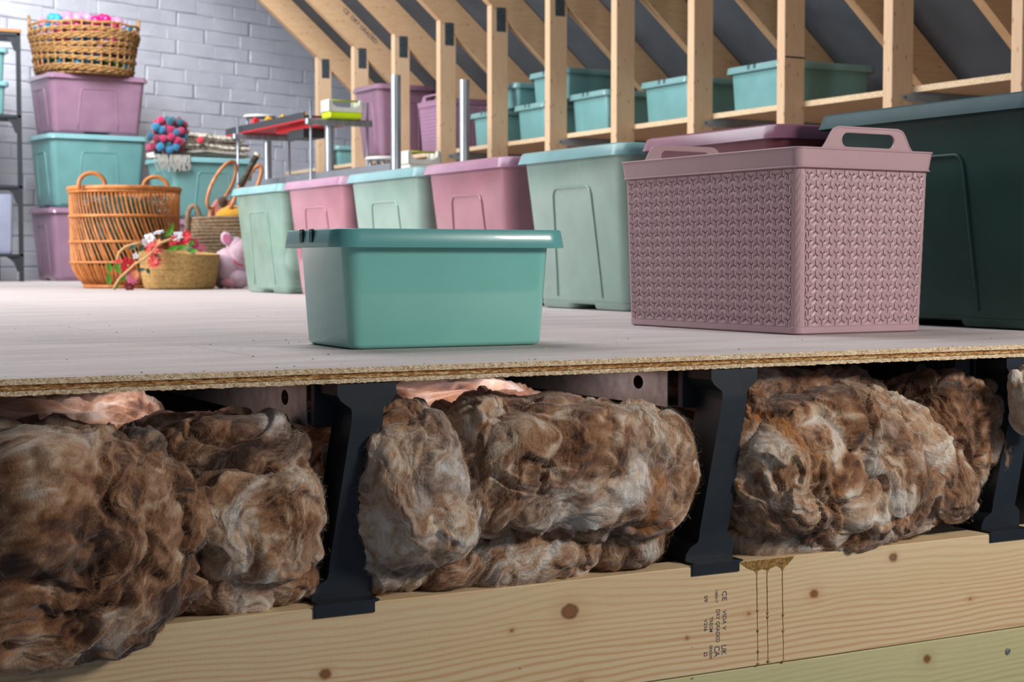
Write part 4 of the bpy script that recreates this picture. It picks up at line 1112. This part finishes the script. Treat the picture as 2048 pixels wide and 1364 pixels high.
def flower(c_, rad, col_, npet=7, seed=0, spiky=False):
    rnd = random.Random(seed); fr = MB()
    ax = (Vector((-.27, -.963, .0)) + Vector((rnd.gauss(0, .35), rnd.gauss(0, .35), rnd.gauss(.15, .35)))).normalized()
    x_ = ax.orthogonal().normalized(); y_ = ax.cross(x_)
    rows = 3 if spiky else 2
    for w in range(rows):
        for k in range(npet + (4 if spiky else 0)):
            a = 2 * PI * k / (npet + (4 if spiky else 0)) + w * .4 + rnd.uniform(-.1, .1); d_ = (x_ * math.cos(a) + y_ * math.sin(a)); s_ = ax.cross(d_)
            L = rad * (1 - .22 * w) * rnd.uniform(.85, 1.1); wd_ = L * (.16 if spiky else .42); up_ = ax * rad * (.15 + .28 * w)
            P0 = c_ + ax * .002; P1 = c_ + d_ * L * .55 + up_ * .7; P2 = c_ + d_ * L + up_ * rnd.uniform(.4, 1.1)
            fr.add([P0, P1 - s_ * wd_, P2 - s_ * wd_ * .25, P2 + s_ * wd_ * .25, P1 + s_ * wd_, P1 + ax * rad * .06], [(0, 1, 5), (1, 2, 5), (2, 3, 5), (3, 4, 5), (4, 0, 5), (0, 5, 1)])
    o = fr.build('flower', petM[col_], gl); 
    m = MB(); m.sphere(c_ + ax * rad * .2, rad * .16, 8, 6); m.build('flower_centre', petM['peach'], o, True)
fl_ = [(248, 530, .036, 'red', 6, 0), (255, 555, .034, 'pink', 8, 0), (250, 572, .028, 'dark', 7, 0), (262, 548, .022, 'peach', 7, 0), (298, 498, .040, 'coral', 9, 1), (300, 522, .036, 'coral', 9, 1), (284, 485, .022, 'white', 5, 0), (292, 478, .026, 'white', 5, 0), (308, 468, .028, 'white', 5, 0),
       (344, 474, .026, 'white', 6, 0), (338, 482, .028, 'red', 6, 0), (360, 478, .030, 'red', 6, 0), (376, 488, .028, 'dark', 7, 0), (352, 490, .022, 'red', 6, 0), (388, 496, .022, 'pink', 7, 0), (372, 500, .020, 'white', 6, 0), (232, 525, .018, 'red', 5, 0), (305, 488, .022, 'peach', 7, 0), (264, 512, .016, 'white', 5, 0), (362, 468, .018, 'red', 6, 0)]
for i, (px, py, rad, c_, k, sp_) in enumerate(fl_):
    flower(gp(px, py, -.185 if px < 320 else -.13), rad, c_, k, i, bool(sp_))
def leaf(c_, d_, L, w_, mat_):
    s_ = Vector((d_.z, 0, -d_.x)); s_ = (s_ if s_.length > 1e-4 else Vector((1, 0, 0))).normalized(); nn = d_.cross(s_).normalized() * L * .12
    m = MB(); m.add([c_, c_ + d_ * L * .35 + s_ * w_, c_ + d_ * L * .7 + s_ * w_ * .7, c_ + d_ * L, c_ + d_ * L * .7 - s_ * w_ * .7, c_ + d_ * L * .35 - s_ * w_, c_ + d_ * L * .4 + nn, c_ + d_ * L * .7 + nn],
                    [(0, 1, 6), (1, 2, 7, 6), (2, 3, 7), (3, 4, 7), (4, 5, 6, 7), (5, 0, 6)]); m.build('leaf', mat_, gl, True)
for i, (px, py, ang_, L, w_, dk) in enumerate([(214, 570, 95, .06, .012, 0), (216, 545, 100, .05, .012, 0), (232, 560, 30, .05, .011, 0), (222, 578, 60, .045, .01, 0), (236, 545, 130, .045, .011, 0), (320, 475, 50, .055, .012, 0), (330, 465, 75, .04, .010, 0), (325, 500, 20, .05, .013, 0), (340, 497, 10, .055, .012, 0),
                                        (318, 506, -20, .05, .011, 0), (360, 502, 5, .05, .010, 0), (366, 494, 60, .035, .010, 0), (250, 498, 20, .04, .010, 1), (270, 505, 60, .04, .010, 1), (285, 535, -70, .03, .009, 1), (265, 540, 10, .04, .008, 1), (318, 480, 110, .03, .010, 1), (225, 535, 40, .035, .010, 0), (300, 508, -50, .035, .010, 1)]):
    a = math.radians(ang_); leaf(gp(px, py, -.192 if px < 310 else -.14), sd * math.cos(a) + Vector((0, 0, math.sin(a))) - vd * .25, L, w_, M_leafd if dk else M_leaf)
m = MB(); m.tube([tuple(gp(*p, -.20)) for p in ((222, 575), (226, 566), (234, 554), (262, 528), (282, 516), (297, 502), (308, 488), (322, 482), (334, 479))], .0055, 6); m.build('cord', M_cord, gl, True)
m = MB(); m.tube([tuple(gp(*p, -.10)) for p in ((228, 520), (232, 505), (244, 494), (262, 488), (280, 486))], .006, 6); m.build('cord', M_cord, gl, True)

# ------------------------------------------------------------------ plush pig
pg = empty('plush_pig', (2.262, 6.80, 0), 0, 'pale pink plush pig sitting on the floor, half hidden by the farthest mint bin', 'plush toy')
def pgp(px, py, fwd=0): return tuple(sd * ((px - 462) / 467) + vd * fwd + Vector((0, 0, (580 - py) / 467)))
fuzzy('body', M_pigm, pg, [(pgp(458, 537), .078, (.85, 1, 1.08)), (pgp(475, 528), .07, (1, 1, 1)), (pgp(448, 556), .042, (.9, 1, 1.2)), (pgp(484, 505, -.02), .055, (1, 1, 1.05)), (pgp(480, 560, -.04), .05, (1, 1, .9)), (pgp(476, 493, -.02), .04, (1, 1, 1))], .02, 11)
fuzzy('foot', plush('pig_foot', 'c78b94'), pg, [(pgp(462, 568, -.06), .030, (1.3, 1.1, .75))], .02, 12)
fuzzy('foot', plush('pig_foot_shade', 'b77a84'), pg, [(pgp(446, 569, -.0), .024, (1, 1, .9))], .02, 13)  # darker copy of the foot plush, shade painted into its colour
m = MB(); e_ = [Vector(pgp(*p, -.05)) for p in ((446, 470), (452, 464), (462, 466), (470, 476), (470, 490), (463, 494), (452, 490), (446, 482))]
cc = sum(e_, Vector()) / 8; m.add(e_ + [p + vd * .014 for p in e_] + [cc - vd * .002, cc + vd * .02], [(i, (i + 1) % 8, (i + 1) % 8 + 8, i + 8) for i in range(8)] + [(i, 16, (i + 1) % 8) for i in range(8)] + [(i + 8, (i + 1) % 8 + 8, 17) for i in range(8)]); m.build('ear', M_pigm, pg, True)
m = MB(); e2 = [cc + (p - cc) * .66 - vd * .005 for p in e_]; m.add(e2 + [cc - vd * .006], [(i, (i + 1) % 8, 8) for i in range(8)]); m.build('ear_lining', M_pigin, pg, True)
m = MB(); m.tube([pgp(*p, -.085) for p in ((470, 522), (478, 530), (490, 534))], .004, 6); m.build('red_collar', petM['red'], pg, True)

# ------------------------------------------------------------------ folded blankets and pompoms on the low stack
n = NT('woven_blanket'); v = n.obj()
c = n.ramp(n.noise(n.mapv(v, (110, 110, 60)), 1, 2), [(.38, lin('6f6a5c')), (.48, lin('b3a894')), (.6, lin('d8d0c0'))]); n.set(c, .95); n.bump(n.noise(v, 160, 3), .8, .006); M_blk = n.m
n = NT('striped_blanket'); v = n.obj()
wv_ = n.math('SINE', n.math('MULTIPLY', n.add('ShaderNodeSeparateXYZ', i_0=v).outputs[0], 420)); c = n.ramp(wv_, [(.2, lin('4a483f')), (.5, lin('c9c2b4'))]); n.set(c, .95); M_blk2 = n.m
def blanket(z, mat_, label, L=.50, layers=3, th=.014, seed=0, off=0):
    """a folded cloth: serpentine section extruded in depth"""
    rnd = random.Random(seed); P = []; hl = L / 2
    for k in range(layers):
        zz = th * (k + .5); xs_ = np.linspace(-hl, hl, 16)
        if k % 2: xs_ = xs_[::-1]
        for x in xs_: P.append((x, zz + .006 * math.sin(x * 11 + seed + k * .4) * (1 if k else .4) + .003))
        if k < layers - 1:
            sx = hl if k % 2 == 0 else -hl
            for a in (-.5, 0, .5): P.append((sx + (.012 * math.cos(a * PI / 1.2)) * (1 if sx > 0 else -1), zz + th * (.5 + a * .6)))
    t2 = th * .42; V = []; F = []
    nrm = []
    for i in range(len(P)):
        a = P[max(0, i - 1)]; b_ = P[min(len(P) - 1, i + 1)]; d = Vector((b_[0] - a[0], b_[1] - a[1])).normalized(); nrm.append(Vector((-d.y, d.x)))
    rows = 5
    for j in range(rows):
        y = -.16 + .32 * j / (rows - 1)
        for s in (1, -1):
            for i, p in enumerate(P): V.append((p[0] + nrm[i].x * t2 * s, y, p[1] + nrm[i].y * t2 * s + .002 * math.sin(j * 2 + i)))
    nP = len(P)
    for j in range(rows - 1):
        for s in (0, 1):
            for i in range(nP - 1):
                a = (j * 2 + s) * nP + i; b_ = ((j + 1) * 2 + s) * nP + i; F.append((a, a + 1, b_ + 1, b_))
    for j in (0, rows - 1):
        for i in range(nP - 1): a = j * 2 * nP + i; F.append((a, a + 1, a + nP + 1, a + nP))
    for e_i in (0, nP - 1):
        for j in range(rows - 1): F.append((j * 2 * nP + e_i, (j + 1) * 2 * nP + e_i, ((j + 1) * 2 + 1) * nP + e_i, (j * 2 + 1) * nP + e_i))
    o = mesh_obj('folded_blanket', V, F, mat_, None, True)
    o.location = (TX - .03 + off, TY - .02, z); o.rotation_euler = (0, 0, RZ); tag(o, label, 'blanket', None); return o
blanket(.726, M_blk2, 'dark and white striped folded blanket at the bottom of the blanket pile', .50, 2, .018, 1)
blanket(.766, M_blk, 'grey folded woven blanket in the middle of the blanket pile', .50, 3, .015, 2, .01)
tpb = blanket(.814, M_blk, 'thick cream and grey knitted blanket on top of the blanket pile', .44, 2, .024, 3, -.0)
m = MB(); m.sphere((0, 0, 0), .021, 14, 10); o = m.build('pompom', petM['red'], None, True); tag(o, 'single round red pompom hanging in front of the folded blankets', 'pompom')
bx = Vector((TX - .03, TY - .02, 0)); xa = Vector((math.cos(RZ), math.sin(RZ), 0)); ya = Vector((-math.sin(RZ), math.cos(RZ), 0))
o.location = bx - xa * .055 - ya * .185 + Vector((0, 0, .822))
pm = empty('pompom_garland', bx - xa * .245 - ya * .17 + Vector((0, 0, .83)), RZ, 'bunched garland of teal and magenta pompoms on the left end of the blankets', 'pompom garland')
rnd = random.Random(12)
pcol = [plush('pom_teal', '155468'), plush('pom_blue', '1b6f98'), plush('pom_magenta', 'a8154f'), plush('pom_crimson', '7c1839'), plush('pom_slate', '2f5c7c')]
pp = []
for k in range(400):
    p = Vector((rnd.gauss(0, .055), rnd.uniform(-.03, .05), rnd.gauss(.0, .055)))
    if abs(p.x) > .11 or abs(p.z) > .105 or any((p - q).length < .030 for q in pp): continue
    if p.x > .04 and p.z < 0 and p.x > .09: continue
    pp.append(p)
    m = MB(); m.sphere(p, .0245, 12, 9)
    m.V = [tuple(p + (Vector(v_) - p) * rnd.uniform(.86, 1.1)) for v_ in m.V]; m.build('pompom', pcol[rnd.choice((0, 4, 2, 3, 2, 3, 0, 1))], pm, True)
    if len(pp) > 52: break
m = MB()
for k in range(46):
    x = rnd.uniform(-.10, .12); m.tube([(x, -.02, -.10), (x + rnd.uniform(-.02, .02), -.035, -.14), (x + rnd.uniform(-.03, .03), -.035, -.15 - rnd.uniform(0, .05))], .004, 4)
m.build('tassel_fringe', plush('fringe_white', '99948c'), pm, False, 'stuff')

# ------------------------------------------------------------------ steel display stand with trays
ds = empty('steel_display_stand', (0, 0, 0), 0, 'grey steel stand with thin rods, round legs and flat cross bars behind the bin row', 'display stand')
for x, y, lab in ((2.75, 7.061, ''), (3.034, 7.061, ''), (2.75, 8.102, ''), (3.034, 8.102, '')):
    m = MB(); m.tube([(x, y, 0), (x, y, .865)], .0062, 10); m.build('rod', M_tube, ds, True)
for x, y in ((2.852, 7.085), (2.922, 8.125)):
    m = MB(); m.tube([(x, y, 0), (x, y, .752)], .0205, 16); m.build('round_leg', M_tube, ds, 'auto')
for y in (7.061, 8.102):
    m = MB(); m.bbox(2.725, 3.060, y - .014, y + .014, .752, .782, .004); m.build('cross_bar', M_tube, ds, 'auto')
    for x in (2.735, 3.050):
        m = MB(); m.lathe([(.007, 0), (.007, .006)], 8); o = m.build('bolt', M_galv, ds); o.rotation_euler = (PI / 2, 0, 0); o.location = (x, y - .013, .767)
for x, y, h, lab in ((2.745, 6.09, .882, 'tall galvanised steel pole left of the fourth post, behind the mint bins'), (2.99, 5.95, .862, 'tall galvanised steel pole between fourth and fifth posts, behind the pink bin')):
    m = MB(); m.loft([[(q * math.cos(a), q * math.sin(a), z) for a in np.linspace(0, 2 * PI, 20, endpoint=False)] for q, z in ((.0208, 0), (.0208, h), (.0175, h), (.0175, h - .05))], True, True)
    o = m.build('steel_pole', M_tube, None, 'auto'); o.location = (x, y, 0); tag(o, lab, 'pole', 'freestanding steel poles')
n = NT('black_tray'); n.set(lin('34383b'), .45); M_tray = n.m
n = NT('red_tray'); n.set(lin('c3141c'), .4); M_red = n.m
def quadbox(m, x0, x1, y0, y1, zf, th):
    V = []
    for x in (x0, x1):
        for y in (y0, y1):
            for dz in (0, th): V.append((x, y, zf(y) + dz))
    m.add(V, [(0, 1, 3, 2), (4, 6, 7, 5), (0, 4, 5, 1), (2, 3, 7, 6), (0, 2, 6, 4), (1, 5, 7, 3)])
def tray(z0, x0, name, label, under):
    t = empty(name, (0, 0, 0), 0, label, 'tray')
    zf = lambda y: z0
    m = MB(); quadbox(m, x0, x0 + .24, 7.20, 8.36, zf, .018); m.build('deck', M_tray, t)
    m = MB(); quadbox(m, x0 - .004, x0, 7.20, 8.36, zf, .034); m.build('side_rail', M_tray, t)
    m = MB(); quadbox(m, x0 + .24, x0 + .244, 7.20, 8.36, zf, .050); m.build('side_rail', M_tray, t)
    if under:
        m = MB(); quadbox(m, x0 - .004, x0 + .244, 7.10, 8.36, lambda y: z0 - .006, .006); m.build('red_base', M_red, t)
        m = MB(); quadbox(m, x0 + .06, x0 + .18, 7.15, 7.75, lambda y: z0 - .032, .026); m.build('red_runner', M_red, t)
        m = MB(); quadbox(m, x0 + .05, x0 + .16, 7.35, 7.55, lambda y: z0 - .075, .043); m.build('motor_box', M_tray, t)
    return t
tray(.790, 2.775, 'toy_tray', 'black toy tray with red underside lying across the steel stand bars', True)
t = empty('lower_toy_tray', (0, 0, 0), 0, 'grey and white lower tray seen just above the bin lids', 'tray')
m = MB(); m.bbox(2.775, 3.01, 6.2, 8.2, .49, .505, .002); m.build('deck', plastic('tray_white', 'c9ccd6', .4), t)
m = MB(); m.bbox(2.767, 2.775, 6.2, 8.2, .485, .53, .002); m.build('side_rail', plastic('tray_grey', '6f747b', .4), t)
for x in (2.79, 2.99):
    for y in (6.25, 8.15):
        m = MB(); m.tube([(x, y, 0), (x, y, .49)], .010, 8); m.build('leg', M_tube, t, True)
def case_obj(loc, rz, lower, label, wdt=.165):
    t = empty('carry_case', loc, rz, label, 'carry case')
    M_wc = plastic('case_white', 'd5d5cb', .4)
    m = MB(); m.bbox(-wdt / 2, wdt / 2, -.05, .05, .0, .030, .006); m.build('base', plastic('case_lime', 'c9e60a', .4) if lower else M_wc, t, 'auto')
    hw = wdt / 2
    out = [(-hw, .030), (hw, .030), (hw * 1.0, .075), (hw * .95, .088), (hw * .84, .088), (hw * .80, .062), (hw * .55, .050), (-hw * .55, .050), (-hw * .80, .062), (-hw * .84, .088), (-hw * .95, .088), (-hw, .075)]
    for y in (-.05, .045): plate(out, [], .005, lambda u, v, d, y=y: (u, y + d, v), 'side_wall', M_wc, t)
    for sx in (-1, 1):
        m = MB(); m.bbox(sx * hw - .004, sx * hw + .004, -.05, .05, .03, .086, .002); m.build('end_wall', M_wc, t)
    m = MB(); m.tube([(-hw, 0, .084), (hw, 0, .084)], .005, 8); m.build('handle', plastic('case_olive', 'a3ac2a', .4), t, True)
    return t
case_obj((2.90, 7.045, .7825), 0, True, 'white carry case with lime green base on the steel stand')
case_obj((3.06 - .09, 6.34, .506), 0, False, 'white carry case with pale handle standing just above the bin lids', .15)
def turntable(loc, label, rad=.085):
    t = empty('toy_turntable', loc, 0, label, 'toy')
    m = MB(); m.lathe([(rad * .9, .062), (rad, .066), (rad, .074), (rad * .92, .078)], 22); m.build('disc', plastic('disc_white', 'd8d8d4', .4), t, 'auto')
    for k in range(5):
        a = 2 * PI * k / 5 + .4; m = MB(); m.tube([(rad * .75 * math.cos(a), rad * .75 * math.sin(a), .0), (rad * .75 * math.cos(a), rad * .75 * math.sin(a), .063)], .007, 7); m.build('pillar', M_tube, t, True)
    m = MB(); m.bbox(-rad * .9, rad * .9, -.05, .05, 0, .012, .002); m.build('base', M_tray, t)
    return t
turntable((2.885, 8.14, .808), 'white topped toy turntable on the far end of the black tray')
turntable((2.93, 6.62, .5055), 'white topped toy turntable just above the mint bin lids', .088)
M_by = plastic('block_yellow', 'e3a911', .4); M_br = plastic('block_red', 'c8102a', .4)
for i, (dx, dy, c_, l) in enumerate(((-.07, -.20, M_br, 'red toy block on the black tray'), (-.035, -.30, M_by, 'yellow toy block nearest the red block on the black tray'), (.0, -.42, M_by, 'yellow toy block in the middle of the black tray'), (.03, -.62, M_by, 'yellow toy block nearest the carry case on the black tray'))):
    t = empty('toy_block', (2.86 + dx, 8.14 + dy, .808), rnd.uniform(-.3, .3), l, 'toy block', None)
    m = MB(); m.bbox(-.018, .018, -.018, .018, 0, .038, .003); m.build('block', c_, t, 'auto')
    m = MB(); m.lathe([(.010, .038), (.010, .046)], 10); m.build('stud', c_, t)

# small floor debris
n = NT('wood_shaving'); n.set(lin('e4d3a8'), .8); M_shav = n.m
n = NT('dark_crumb'); n.set(lin('3a2b20'), .9); M_crumb = n.m
rnd = random.Random(44); m = MB(); m2 = MB()
for k in range(90):
    x = rnd.uniform(.2, 2.0); y = EY + .01 + rnd.random() ** 1.5 * 2.2; s = rnd.uniform(.0004, .0011)
    m2.sphere((x, y, s * .4), s, 6, 4, (rnd.uniform(.8, 2.2), 1, .5))
for k in range(10):
    x = rnd.uniform(.3, 1.7); y = EY + .02 + rnd.random() * .8; a = rnd.uniform(0, PI); L = rnd.uniform(.003, .006)
    m.tube([(x, y, .0006), (x + L * math.cos(a) * .5, y + L * math.sin(a) * .5, .0022), (x + L * math.cos(a), y + L * math.sin(a), .0008)], .0006, 4)
o = m2.build('crumbs', M_crumb, None, False); tag(o, 'tiny dark crumbs scattered over the chipboard floor', 'debris', None, 'stuff')
o = m.build('wood_shavings', M_shav, None, False); tag(o, 'few pale wood shavings scattered near the floor edge', 'debris', None, 'stuff')
